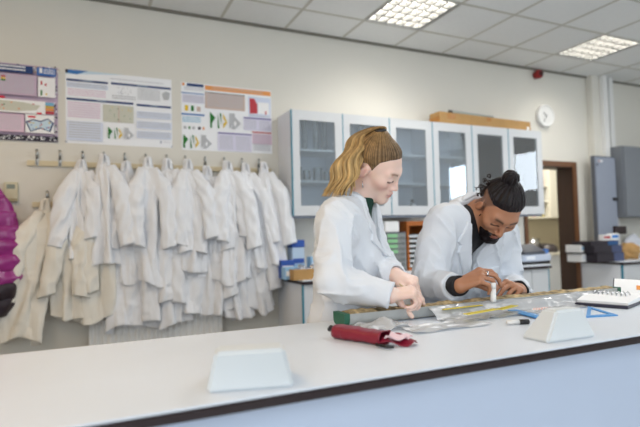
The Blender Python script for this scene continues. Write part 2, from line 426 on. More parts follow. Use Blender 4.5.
# ================================================================ ceiling lights
M_lamp = mat('fluorescent_tube', (255, 248, 236), .5, emit=20.0)
M_louv = mat('louvre_metal', (112, 113, 112), .4)
def luminaire(i, j, label):
    x0, x1 = TX[4]+.6*i, TX[4]+.6*i+.6; y1_, y0_ = TY[0]-.6*j, TY[0]-.6*j-.6
    t = thing('ceiling_light', label, 'ceiling light', ((x0+x1)/2, (y0_+y1_)/2, ZC), 0, 'square louvred ceiling lights')
    L = MB()
    for k in range(6):
        y = -.28+.56*k/5; L.box((-.284, y-.004, .006), (.284, y+.004, .052)); L.box((-.284, y-.008, .0), (.284, y+.008, .006))
    for k in range(7):
        x = -.28+.56*k/6; L.box((x-.004, -.284, .006), (x+.004, .284, .052)); L.box((x-.007, -.284, .0005), (x+.007, .284, .0065))
    L.build('louvre', M_louv, t)
    h = MB(); h.add([(-.299, -.299, 0), (.299, -.299, 0), (.299, .299, 0), (-.299, .299, 0), (-.299, -.299, .11), (.299, -.299, .11), (.299, .299, .11), (-.299, .299, .11)], [(0, 1, 5, 4), (1, 2, 6, 5), (2, 3, 7, 6), (3, 0, 4, 7), (4, 5, 6, 7)])
    h.build('housing', M_white, t)
    fr = MB()
    for s in (-1, 1):
        fr.box((s*.291-.008, -.299, -.004), (s*.291+.008, .299, .004)); fr.box((-.283, s*.291-.008, -.004), (.283, s*.291+.008, .004))
    fr.build('frame', M_white, t)
    MB().box((-.29, -.29, .075), (.29, .29, .08)).build('diffuser', M_lamp, t)
    return t
luminaire(3, 0, 'larger square louvred ceiling light cut by the top edge of the picture')
luminaire(7, 0, 'smaller square louvred ceiling light at the right, above the wall clock')
for (i, j) in ((-3, 2), (-3, 5)):
    area('overhead_area', (TX[4]+.6*i+.3, TY[0]-.6*j-.3, ZC-.03), (0, 0, 0), .55, .55, 14, (1, .64, .28))  # unseen warm lights, added to tint the left side yellow
for i in (2.1, 4.5): area('overhead_area', (TX[4]+i, TY[0]-1.5, ZC-.03), (0, 0, 0), .55, .55, 20, (1, .98, .96))  # extra unseen lights between the rows, added to brighten the back wall
for (i, j) in ((3, 4), (7, 4), (3, 8), (7, 8)):
    l = area('overhead_area', (TX[4]+.6*i+.3, TY[0]-.6*j-.3, ZC-.03), (0, 0, 0), .55, .55, 9, (1, .98, .95))

# ================================================================ wall cabinets
CW = .4935; CX = [1.602+CW*k for k in range(6)]; CZ0, CZ1, CY = CH+.172, CH+1.085, 4.0
def wall_cabinet(x, label, knob=True):
    t = thing('wall_cabinet', label, 'wall cabinet', (x+CW/2, YW, CZ0), 0, 'glass fronted wall cabinets'); o_ = (x+CW/2, YW, CZ0)
    a, b = x+.001, x+CW-.001; c = MB(); y0 = CY+.022
    c.box((a, y0, CZ0), (a+.018, YW-.001, CZ1)); c.box((b-.018, y0, CZ0), (b, YW-.001, CZ1)); c.box((a+.018, y0, CZ0), (b-.018, YW-.001, CZ0+.018)); c.box((a+.018, y0, CZ1-.018), (b-.018, YW-.001, CZ1)); c.box((a+.018, YW-.012, CZ0+.018), (b-.018, YW-.001, CZ1-.018))
    c.build('carcass', M_grey, t, o_)
    for z in (.30, .575):
        MB().box((a+.0185, CY+.035, CZ0+z-.010), (b-.0185, YW-.013, CZ0+z+.010)).build('shelf', M_paper, t, o_)
    d = MB(); r = .075
    d.box((a+.008, CY, CZ0), (a+r, CY+.02, CZ1)); d.box((b-r, CY, CZ0), (b, CY+.02, CZ1)); d.box((a+r, CY, CZ0), (b-r, CY+.02, CZ0+.085)); d.box((a+r, CY, CZ1-.085), (b-r, CY+.02, CZ1))
    dd = d.build('door', M_white, t, o_)
    MB().box((a, CY-.001, CZ0), (a+.008, CY+.021, CZ1)).build('edge_strip', M_teal, dd, o_)
    gl = MB().box((a+r-.005, CY+.008, CZ0+.08), (b-r+.005, CY+.012, CZ1-.08)).build('glass_pane', M_glass, dd, o_)
    return t
CABL = ['leftmost wall cabinet, tall glass cylinders behind its glass door', 'second wall cabinet from the left, its glass door partly behind the woman\'s hair',
        'third wall cabinet from the left, with small bottles on its lowest shelf', 'fourth wall cabinet from the left, under the left half of the cardboard box',
        'fifth wall cabinet from the left, holding a white box on its top shelf', 'rightmost wall cabinet, next to the doorway, a window reflected in its glass']
for k in range(6): wall_cabinet(CX[k], CABL[k])
t = MB().box((CX[0], CY+.03, CZ0-.022), (CX[5]+CW, CY+.06, CZ0-.0005)).build('light_pelmet', M_cab)
tag(t, 'grey strip running along under the row of wall cabinets', 'pelmet')
# things inside the cabinets
SH = [CZ0+.018, CZ0+.309, CZ0+.584]
def ware(name, prof, label, cat, loc, group=None, m=None, n=20):
    o = MB().lathe(prof, n=n).build(name, m or M_ware, loc=loc); return tag(o, label, cat, group)
cyl_prof = lambda r, h: [(r*1.7, 0), (r*1.7, .012), (r, .022), (r, h-.01), (r*1.15, h), (r*.9, h-.004), (r*.86, .03)]
names = ['leftmost', 'second', 'third', 'rightmost']
for i in range(4):
    ware('measuring_cylinder', cyl_prof(.024, .29+.015*(i % 2)), names[i]+' of the tall glass cylinders behind the first cabinet door', 'glass cylinder', (CX[0]+.10+.098*i, 4.15+.03*(i % 2), SH[2]+.0005), 'glass cylinders on the top shelf')
for i in range(4):
    r, h = (.035, .10) if i % 2 else (.042, .125)
    ware('beaker', [(r*.9, 0), (r, .006), (r, h-.01), (r*1.08, h), (r*.94, h-.004), (r*.92, .01)], names[i]+' of the glass beakers on the middle shelf of the first cabinet', 'beaker', (CX[0]+.10+.1*i, 4.13+.02*(i % 2), SH[1]+.0005), 'glass beakers on the middle shelf')
for i in range(2):
    ware('measuring_cylinder', cyl_prof(.028, .27), ('left' if i == 0 else 'right')+' glass cylinder in the second cabinet, above the woman\'s head', 'glass cylinder', (CX[1]+.15+.13*i, 4.15, SH[2]+.0005), 'glass cylinders in the second cabinet')
def bottle(loc, r, h, mc, label, ml=None):
    t = thing('reagent_bottle', label, 'bottle', loc)
    MB().lathe([(r*.9, 0), (r, .008), (r, h*.68), (r*.85, h*.78), (r*.42, h*.86), (r*.42, h)], n=18).build('bottle_body', M_plastic, t)
    MB().lathe([(r*.5, h*.9), (r*.52, h*1.12), (r*.45, h*1.14)], n=18).build('cap', mc, t)
    MB().lathe([(r*1.01, h*.15), (r*1.01, h*.55)], n=18).build('paper_label', ml or M_lblue, t)
    return t
bottle((CX[2]+.32, 4.12, SH[0]), .034, .12, M_black, 'black capped white bottle on the bottom shelf of the third cabinet')
bottle((CX[2]+.12, 4.12, SH[0]), .030, .11, M_red, 'red capped white bottle on the bottom shelf of the third cabinet', M_paper)
o = MB().box((CX[4]+.10, 4.07, SH[2]+.0005), (CX[4]+.38, 4.25, SH[2]+.095), 0, .006).build('storage_box', M_plastic); tag(o, 'white box on the top shelf of the fifth cabinet', 'box')
for i, (x, w_, h) in enumerate([(.12, .10, .09), (.25, .12, .12), (.36, .07, .08)]):
    o = MB().box((CX[3]+x-w_/2, 4.1, SH[0]+.0005), (CX[3]+x+w_/2, 4.25, SH[0]+h), 0, .004).build('blue_pack', [M_blue, M_lblue][i % 2])
    tag(o, ['small dark blue pack', 'taller pale blue pack', 'smallest blue pack'][i]+' on the bottom shelf of the fourth cabinet', 'pack', 'blue packs in the fourth cabinet')
for i in range(3):
    o = MB().box((CX[5]+.11+.11*i, 4.12, SH[0]+.0005), (CX[5]+.19+.11*i, 4.26, SH[0]+.10+.03*(i % 2)), 0, .004).build('carton', [M_paper, M_blue, M_lblue][i])
    tag(o, ['white', 'dark blue', 'pale blue'][i]+' carton on the bottom shelf of the rightmost cabinet', 'carton', 'cartons in the rightmost cabinet')
# on top of the cabinets
zt = CZ1
a = atY(437, 122, 4.12)[0]; b = atY(528, 130, 4.12)[0]
t = thing('cardboard_box', 'long flat brown cardboard box lying on top of the wall cabinets', 'box', (a, 4.1, zt))
bm = bmesh.new(); bmesh.ops.create_cube(bm, size=1)
for v in bm.verts: v.co = ((v.co.x+.5)*(b-a), v.co.y*.16+.06, (v.co.z+.5)*(.135 if v.co.x < 0 else .115)+.001)
bmesh.ops.bevel(bm, geom=bm.edges[:], offset=.004, segments=2, affect='EDGES')
MB().bm(bm).build('carton_body', M_card, t)
for A_, B_ in (((-.0015, -.021, .03), (.0, .141, .09)), ((.10, -.0225, .07), (.20, -.0212, .118)), ((.62, -.0225, .08), (.68, -.0212, .118))): MB().box(A_, B_).build('parcel_tape', M_tape, t)
MB().box((b-a-.06, -.0225, .02), (b-a-.03, -.0212, .06)).build('paper_label', M_paper, t)
p0 = Vector((a+.22, 4.16, zt+.162)); p1 = Vector((a+.78, 4.16, zt+.146))
t = thing('plastic_tube', 'thin clear tube with a black end lying on the cardboard box', 'tube', tuple(p0))
MB().tube([(0, 0, 0), tuple(p1-p0)], .018, 14).build('tube_body', mat('milky_plastic', (172, 178, 172), .3), t)
MB().tube([(-.03, 0, .0016), (0.001, 0, 0)], .019, 14).build('end_cap', M_black, t)

# ================================================================ base units
def worktop(name, x0, x1, y0, y1, z, label, chamf=0):
    t = thing(name, label, 'worktop', ((x0+x1)/2, (y0+y1)/2, 0)); o_ = ((x0+x1)/2, (y0+y1)/2, 0)
    MB().box((x0, y0, z-.010), (x1, y1, z), 0, .002).build('top_sheet', M_top, t, o_)
    MB().box((x0-.001, y0-.001, z-.036), (x1+.001, y1, z-.0102), 0, .003).build('dark_core', M_edge, t, o_)
def base_unit(x0, x1, y0, z1, label, teal_l=False, teal_r=False, ends=True):
    t = thing('base_cabinet', label, 'base cabinet', ((x0+x1)/2, YW, 0), 0, 'white base cabinets along the back wall'); o_ = ((x0+x1)/2, YW, 0)
    c = MB(); c.box((x0+.001, y0+.022, .1), (x0+.019, YW-.002, z1)); c.box((x1-.019, y0+.022, .1), (x1-.001, YW-.002, z1)); c.box((x0+.02, y0+.022, .1), (x1-.02, YW-.002, .118)); c.box((x0+.02, YW-.02, .118), (x1-.02, YW-.002, z1)); c.box((x0+.02, y0+.08, 0), (x1-.02, y0+.095, .1))
    c.build('carcass', M_grey, t, o_)
    d = MB().box((x0+.003, y0, .105), (x1-.003, y0+.02, z1-.004), 0, .002).build('door', M_panel if False else M_white, t, o_)
    s = MB()
    if teal_l: s.box((x0-.0005, y0-.0015, .105), (x0+.010, y0+.021, z1-.004))
    if teal_r: s.box((x1-.010, y0-.0015, .105), (x1+.0005, y0+.021, z1-.004))
    if s.v: s.build('edge_strip', M_teal, d, o_)
    return t
ZL = CH-.355
worktop('worktop', 1.565, 4.33, 3.735, YW, ZL, 'white worktop with dark edge running behind the two people')
for i in range(5):
    base_unit(1.575+.5*i, 2.075+.5*i, 3.76, ZL-.0365, ['leftmost base cabinet, grey end panel and teal corner beside the coats', 'second base cabinet from the left, behind the woman', 'third base cabinet from the left, between the two people', 'fourth base cabinet from the left, behind the man', 'base cabinet just right of the man, left of the narrow end one'][i], teal_l=(i == 0))
base_unit(4.075, 4.315, 3.76, ZL-.0365, 'narrow end base cabinet with teal corner in front of the doorway', teal_r=True)
ZR = CH-.378
worktop('worktop', 5.49, 7.95, 3.765, YW, ZR, 'white worktop with dark edge at the far right beyond the doorway')
for i in range(2):
    base_unit(5.50+.6*i, 6.10+.6*i, 3.785, ZR-.0365, ['base cabinet right of the doorway, grey end panel and teal corner', 'second base cabinet right of the doorway, at the picture edge', 'third base cabinet right of the doorway, cut off by the picture edge', 'fourth base cabinet right of the doorway, out at the corner'][i], teal_l=(i == 0))

# ================================================================ cabinets on the right
a = atY(597, 200, 4.13)[0]; b = atY(617, 200, 4.13)[0]; z0_, z1_ = ZR+.0005, atY(605, 156, 4.13)[2]
t = thing('metal_locker', 'tall narrow grey metal cabinet standing on the right worktop', 'cabinet', (a, 4.2, z0_)); o_ = (a, 4.2, z0_)
MB().box((a, 4.145, z0_), (b, 4.195, z1_), 0, .004).build('body', M_cabd, t, o_)
MB().box((a+.004, 4.128, z0_+.01), (b-.002, 4.1445, z1_-.02), 0, .004).build('door', M_cab, t, o_)
d_ = t.children[-1]
zh = atY(614, 199, 4.12)[2]; MB().box((b-.085, 4.108, zh-.018), (b-.008, 4.1275, zh+.018), 0, .004).build('handle', M_black, d_, o_)
MB().box((a+.05, 4.1265, z1_-.075), (a+.13, 4.1279, z1_-.055)).build('sticker', [M_paper], d_, o_)
MB().box((a+.052, 4.1258, z1_-.072), (a+.085, 4.1264, z1_-.060)).build('sticker_band', M_red, d_, o_)
MB().disc((a+.03, 4.1275, z1_-.11), (0, -1, 0), .012, .006).build('lock', M_black, d_, o_)
a = atY(626, 200, 4.05)[0]; zc0, zc1 = atY(632, 217, 4.05)[2], atY(632, 146, 4.05)[2]
t = thing('wall_cupboard', 'grey wall cupboard cut off by the right picture edge', 'cupboard', (a, YW, zc0)); o_ = (a, YW, zc0)
M_cupb = mat('slate_grey_paint', (122, 127, 134), .45); MB().box((a, 4.072, zc0), (a+.9, YW-.001, zc1), 0, .003).build('body', M_cupb, t, o_)
MB().box((a+.012, 4.05, zc0+.006), (a+.45, 4.071, zc1-.006), 0, .003).build('door', M_cupb, t, o_)
MB().box((a+.454, 4.05, zc0+.006), (a+.894, 4.071, zc1-.006), 0, .003).build('door', M_cupb, t, o_)

# ================================================================ clock, alarm, wall unit
c = atY(545.5, 116, YW-.03)
t = thing('wall_clock', 'round white wall clock between the cabinets and the ceiling', 'clock', (c[0], YW, c[2]))
ry = Matrix.Rotation(PI/2, 4, 'X')
def wallmesh(mb, y): return mb
rim = MB().lathe([(.135, .001), (.135, .035), (.128, .05), (.117, .05), (.112, .038)], n=40)
rim.v = [(x, -z, y) for x, y, z in rim.v]; rim.build('case', M_plastic, t)
fc = MB().lathe([(.114, .03), (.114, .036)], n=40); fc.v = [(x, -z, y) for x, y, z in fc.v]; fc.build('dial', M_paper, t)
nm = MB()
for h in range(1, 13):
    v, fs = text_mesh(str(h), .03); an = PI/2-h*PI/6
    nm.add([(x+.09*math.cos(an), -.0365, y+.09*math.sin(an)) for x, y, z in v], fs)
nm.build('numerals', mat('dark_print', (50, 50, 54), .6), t)
def hand(name, ang, L, wd, y):
    h = MB(); a = math.radians(90-ang); dx, dz = math.cos(a), math.sin(a); px, pz = -dz*wd, dx*wd
    h.prism([(-dx*.015-px, -dz*.015-pz), (-dx*.015+px, -dz*.015+pz), (dx*L+px, dz*L+pz), (dx*L-px, dz*L-pz)], y, y-.002, 1); h.build(name, M_black, t)
hand('hour_hand', 315, .055, .0035, -.039); hand('minute_hand', 210, .085, .0025, -.042)
c = atY(538, 74.5, YW-.04)
t = thing('fire_alarm_sounder', 'round red fire alarm sounder high on the wall under the ceiling', 'fire alarm', (c[0], YW, c[2]))
q = MB().lathe([(.046, .001), (.046, .03), (.05, .032), (.05, .07), (.04, .085)], n=28); q.v = [(x, -z, y) for x, y, z in q.v]; q.build('body', M_red, t)
q = MB().lathe([(.032, .085), (.03, .094), (.02, .098)], n=24); q.v = [(x, -z, y) for x, y, z in q.v]; q.build('horn', mat('dark_red_plastic', (74, 18, 20), .5), t)
a = atY(4, 182, YW-.02); b = atY(18, 202, YW-.02)
t = thing('wall_keypad', 'small beige wall control box with a grey display beside the purple jacket', 'control box', (a[0], YW, b[2])); o_ = (a[0], YW, b[2])
W_ = b[0]-a[0]; H_ = a[2]-b[2]
MB().box((0, -.032, 0), (W_, -.001, H_), 0, .005).build('case', M_beige, t)
MB().box((.018, -.0335, H_-.05), (W_-.018, -.0315, H_-.018)).build('display', mat('lcd_grey', (120, 128, 112), .3), t)
MB().box((.006, -.037, .004), (W_-.004, -.0318, .026), 0, .003).build('flap', mat('dark_beige_plastic', (170, 160, 126), .5), t)
# radiator behind the coats
a = atY(89, 330, 4.2); b = atY(224, 322, 4.2)
t = thing('radiator', 'white ribbed panel radiator low on the wall behind the coats', 'radiator', ((a[0]+b[0])/2, YW, 0)); o_ = ((a[0]+b[0])/2, YW, 0)
zt = atY(150, 325, 4.2)[2]+.06
V = []
n = int((b[0]-a[0])/.012)
prof = [(a[0]+i*.012, 4.215+(.006 if (i//2) % 2 else -.006)) for i in range(n)]
MB().prism(prof+[(prof[-1][0], 4.235), (a[0], 4.235)], .13, zt, 2).build('panel', M_plastic, t, o_)
MB().box((a[0], 4.19, zt), (prof[-1][0], 4.29, zt+.012), 0, .003).build('top_grille', M_plastic, t, o_)
MB().box((a[0], 4.235, .15), (a[0]+.02, 4.29, zt)).build('side_panel', M_plastic, t, o_); MB().box((prof[-1][0]-.02, 4.235, .15), (prof[-1][0], 4.29, zt)).build('side_panel', M_plastic, t, o_)
for x in (a[0]+.15, prof[-1][0]-.15): MB().box((x-.02, 4.2355, .3), (x+.02, YW-.0005, .36)).build('bracket', M_metal, t, o_)
for x in (a[0]+.04, prof[-1][0]-.04): MB().tube([(x, 4.26, .0), (x, 4.26, .16)], .009).build('pipe', M_metal, t, o_)

# ================================================================ posters
PC = {k: mat('print_'+k, v, .75) for k, v in dict(sheet=(246, 248, 252), navy=(34, 62, 116), pale=(216, 224, 243), lilac=(222, 220, 240), line=(190, 192, 202), grey=(188, 190, 194), green=(36, 122, 46), yellow=(226, 190, 30),
      orange=(236, 160, 92), tan=(206, 184, 172), red=(196, 66, 76), pink=(226, 196, 216), white=(246, 246, 248), map=(206, 206, 192), sky=(120, 182, 214), purple=(112, 96, 168), dark=(46, 42, 58), crimson=(214, 40, 70), blue=(58, 106, 178), mauve=(200, 178, 200), ice=(202, 222, 236), marine=(60, 120, 186)).items()}
PK = list(PC)
def poster(label, x0, x1, z0, z1, items, base='sheet', rz=0.):
    """printed sheet: items are in 0..1 poster coordinates, v measured from the top"""
    W_, H_ = x1-x0, z1-z0
    t = MB(); t.box((0, -.0015, 0), (W_, -.0004, H_), PK.index(base)); lay = 1
    for it in items:
        k = it[0]; y = -.0015-.00012*lay; lay += 1
        if k == 'text':                               # rows of word-length bars
            _, u0, v0, u1, v1, rows, c = it; rnd = random.Random(int(u0*1000+v0*77)); hh = (v1-v0)/rows
            for r in range(rows):
                u = u0
                while u < u1-.004:
                    wd = min(rnd.uniform(.006, .024), u1-u)
                    t.add([(u*W_, y, H_*(1-v0-hh*r)), ((u+wd)*W_, y, H_*(1-v0-hh*r)), ((u+wd)*W_, y, H_*(1-v0-hh*(r+.5))), (u*W_, y, H_*(1-v0-hh*(r+.5)))], [(0, 1, 2, 3)], PK.index(c)); u += wd+.004
        else:
            pts = it[1]
            if len(pts) == 4 and not hasattr(pts[0], '__len__'): u0, v0, u1, v1 = pts; pts = [(u0, v0), (u1, v0), (u1, v1), (u0, v1)]
            t.add([(u*W_, y, H_*(1-v)) for u, v in pts], [list(range(len(pts)))], PK.index(k))
    o = t.build('wall_poster', [PC[k] for k in PK], loc=(x0, YW, z0), normals=False)
    return tag(o, label, 'poster', 'posters on the back wall')
def plus(u, v, w, h):
    """row of green, yellow and grey letter-like wedges"""
    s = lambda pts: [(u+w*a, v+h*b) for a, b in pts]
    return [('green', s([(0, 0), (.17, .36), (.06, .7), (.06, 1), (0, 1)])), ('green', s([(.24, .05), (.30, 1), (.24, 1)])), ('green', s([(.31, .05), (.36, .05), (.36, .8)])), ('yellow', s([(.42, .05), (.55, .62), (.42, 1)])), ('white', s([(.42, .35), (.49, .58), (.42, .7)])),
            ('grey', s([(.62, 0), (.80, 0), (.80, .5), (.62, 1)])), ('grey', s([(.80, .2), (1, .62), (.80, 1), (.68, 1)])), ('white', s([(.76, .62), (.81, .45), (.86, .62), (.81, .85)]))]
rr = random.Random(4)
speck = lambda n, u0, v0, u1, v1, cols, s: [(cols[i % len(cols)], (lambda a, b: (a, b, a+s, b+s*1.3))(rr.uniform(u0, u1), rr.uniform(v0, v1))) for i in range(n)]
z0_, z1_ = CH+.757, CH+1.334
x1 = -.186; x0 = x1-.82
poster('dark blue headed poster with pink panels and a map, leftmost on the wall', x0, x1, z0_, z1_,
       speck(110, 0, 0, 1, .1, ['grey', 'white', 'navy', 'tan'], .016)+[('dark', (0, .93, 1, 1))]+speck(80, 0, .93, .98, .98, ['grey', 'white', 'line'], .014)+speck(60, .96, 0, .985, .95, ['grey', 'dark', 'white'], .012)+
       [('navy', (.02, .03, .80, .13)), ('text', .10, .04, .74, .12, 2, 'white'), ('blue', (.83, .03, .985, .14)), ('white', (.85, .04, .875, .105)), ('text', .885, .05, .975, .12, 3, 'white'),
        ('mauve', (.40, .15, .83, .42)), ('sky', (0, .18, .38, .30)), ('sky', (0, .32, .38, .42)), ('text', .42, .17, .81, .40, 9, 'line'), ('red', (.55, .18, .585, .20)), ('yellow', (.55, .205, .585, .225)), ('green', (.55, .23, .585, .25)),
        ('white', (.84, .16, .98, .42)), ('red', (.86, .21, .875, .26)), ('red', (.895, .24, .91, .27)), ('green', (.86, .33, .875, .40)), ('yellow', (.90, .37, .915, .39)),
        ('crimson', (.36, .445, .58, .475)), ('white', (.36, .48, .90, .65)), ('map', [(.40, .53), (.55, .50), (.72, .51), (.86, .54), (.83, .60), (.68, .63), (.45, .63)])]+speck(14, .45, .5, .8, .6, ['red', 'orange', 'green'], .012)+
       [('sky', (.90, .49, .97, .53)), ('yellow', (.90, .54, .97, .56)), ('orange', (.90, .57, .97, .60)), ('red', (.90, .61, .97, .64)), ('crimson', (.83, .63, .87, .655)),
        ('pink', (.34, .67, .73, .90)), ('text', .36, .69, .71, .88, 9, 'line'), ('white', (.74, .66, .97, .90)), ('crimson', (.76, .68, .82, .705)), ('navy', [(.74, .76), (.80, .72), (.86, .74), (.92, .70), (.97, .76), (.94, .88), (.86, .84), (.78, .89)]), ('ice', [(.755, .77), (.80, .735), (.86, .755), (.92, .715), (.955, .765), (.93, .865), (.86, .825), (.785, .875)])]+speck(16, .76, .74, .93, .85, ['red', 'yellow', 'blue'], .010), 'mauve')
x0, x1 = -.134, .664
poster('white poster with navy heading bars and a pale map, middle one on the wall', x0, x1, CH+.757, CH+1.334,
       [('ice', [(0, 0), (.55, 0), (.3, .03), (0, .07)]), ('marine', [(0.02, .0), (.2, .0), (.1, .06), (.02, .05)]), ('dark', (0, 0, .022, .05)), ('text', .40, .065, .92, .085, 1, 'line'),
        ('navy', (.01, .125, .38, .155)), ('text', .15, .13, .24, .15, 1, 'ice'), ('navy', (.41, .12, .99, .15)), ('text', .66, .125, .76, .145, 1, 'ice'), ('pale', (.01, .17, .38, .24)), ('text', .02, .18, .37, .235, 3, 'grey'), ('text', .02, .26, .36, .36, 4, 'pink'),
        ('navy', (.01, .385, .62, .415)), ('text', .28, .39, .36, .41, 1, 'ice'), ('navy', (.65, .395, .99, .425)), ('text', .79, .40, .86, .42, 1, 'ice'), ('text', .66, .17, .88, .34, 7, 'grey'), ('text', .42, .30, .64, .36, 2, 'grey')]+speck(22, .45, .18, .6, .29, ['grey', 'line'], .008)+
       [('grey', [(.90, .22), (.94, .18), (.98, .20), (.97, .30), (.92, .31)]), ('text', .02, .44, .31, .66, 7, 'pink'), ('map', (.335, .44, .62, .68)), ('tan', (.475, .44, .485, .68))]+speck(20, .35, .46, .6, .66, ['green', 'grey', 'yellow'], .008)+
       [('pale', (.01, .70, .33, .96)), ('text', .03, .71, .31, .94, 7, 'grey'), ('pale', (.65, .50, .99, .59)), ('text', .66, .51, .98, .58, 3, 'grey'), ('pale', (.65, .64, .99, .74)), ('text', .66, .65, .98, .73, 3, 'grey'), ('pale', (.65, .78, .99, .88)), ('text', .66, .79, .98, .87, 3, 'grey'), ('navy', (.88, .91, .89, .94)), ('text', .91, .92, .98, .935, 1, 'line'),
        ('navy', (0.0, .975, .012, .99)), ('navy', (.988, .975, 1, .99))]+plus(.38, .75, .24, .16), 'sheet')
x0, x1 = .742, 1.545
poster('white poster with an orange title band and a red chart, rightmost on the wall', x0, x1, CH+.748, CH+1.327,
       [('orange', (.25, .015, .995, .085)), ('text', .33, .03, .9, .07, 2, 'tan'), ('orange', (.01, .01, .035, .05)), ('navy', (.06, .01, .235, .055)), ('text', .03, .07, .24, .12, 2, 'line'), ('marine', (0, .15, .24, .165)), ('lilac', (.01, .18, .24, .30)), ('text', .02, .19, .235, .30, 4, 'grey'), ('yellow', (.035, .34, .07, .42)), ('green', (.10, .34, .13, .42)), ('tan', (.16, .35, .20, .42)),
        ('marine', (0, .46, .24, .485)), ('text', .01, .51, .2, .60, 3, 'sky'), ('grey', (.02, .65, .05, .69)), ('green', (.07, .65, .09, .69)), ('grey', (.11, .65, .14, .69)), ('dark', (.17, .65, .20, .69)), ('orange', (.22, .65, .24, .69)),
        ('tan', (.25, .12, .69, .36)), ('text', .27, .14, .67, .34, 9, 'line'), ('dark', (.25, .115, .69, .125)), ('pale', (.73, .12, .99, .44)), ('red', [(.745, .15), (.80, .15), (.835, .24), (.835, .38), (.745, .39)]), ('white', (.84, .2, .97, .38)), ('red', (.925, .33, .94, .39)), ('text', .74, .41, .98, .435, 1, 'line'),
        ('purple', (.67, .45, .995, .47)), ('lilac', (.67, .48, .995, .65)), ('text', .68, .49, .82, .64, 6, 'line'), ('text', .85, .49, .98, .64, 6, 'line'), ('purple', (.38, .71, .76, .73)), ('lilac', (.38, .74, .76, .985)), ('text', .40, .76, .55, .97, 7, 'line'), ('text', .58, .76, .74, .97, 7, 'line'), ('red', (.77, .665, .995, .685)), ('pink', (.77, .70, .995, .86)), ('text', .78, .71, .98, .97, 8, 'line')]+plus(.30, .41, .34, .24)+plus(.015, .77, .30, .20), 'sheet')

# ================================================================ coat racks
M_coat = mat('white_cotton', (232, 234, 238), .85, .03, 5, .25, 220)
M_coat2 = mat('off_white_cotton', (226, 222, 212), .85, .04, 5, .25, 220)
HZ1 = atY(125, 163, 4.28)[2]; HZ0 = atY(47, 201, 4.28)[2]
def rack(label, x0, x1, z, hooks):
    t = thing('coat_rail', label, 'coat rail', ((x0+x1)/2, YW, z), 0, 'coat rails'); o_ = ((x0+x1)/2, YW, z)
    MB().box((x0, YW-.022, z-.02), (x1, YW-.0005, z+.02), 0, .003).build('board', M_rail, t, o_)
    for x in hooks:
        m = MB()
        m.box((x-.011, YW-.026, z-.018), (x+.011, YW-.0222, z+.035), 0, .002)
        m.tube([(x, YW-.026, z+.03), (x, YW-.030, z+.07), (x, YW-.035, z+.105)], [.009, .009, .008], 8, flat=.5)
        m.tube([(x, YW-.027, z+.0), (x, YW-.05, z-.012), (x, YW-.07, z-.005), (x, YW-.078, z+.02)], .006, 8)
        m.build('hook', M_metal, t, o_)
top_px = [82.5, 104, 125, 146, 167, 186, 206, 225, 243, 260]
tX = [atY(x, 160, 4.27)[0] for x in top_px]
rack('long cream coat rail with metal hooks under the posters', -.39, tX[-1]+.12, HZ1-.02, [-.325, -.172]+[x for x in tX])
loX = [atY(47, 199, 4.27)[0]+i*.172 for i in range(10)]
rack('lower cream coat rail, its left end showing beside the coats', loX[0]-.10, tX[-1]+.10, HZ0-.025, loX)

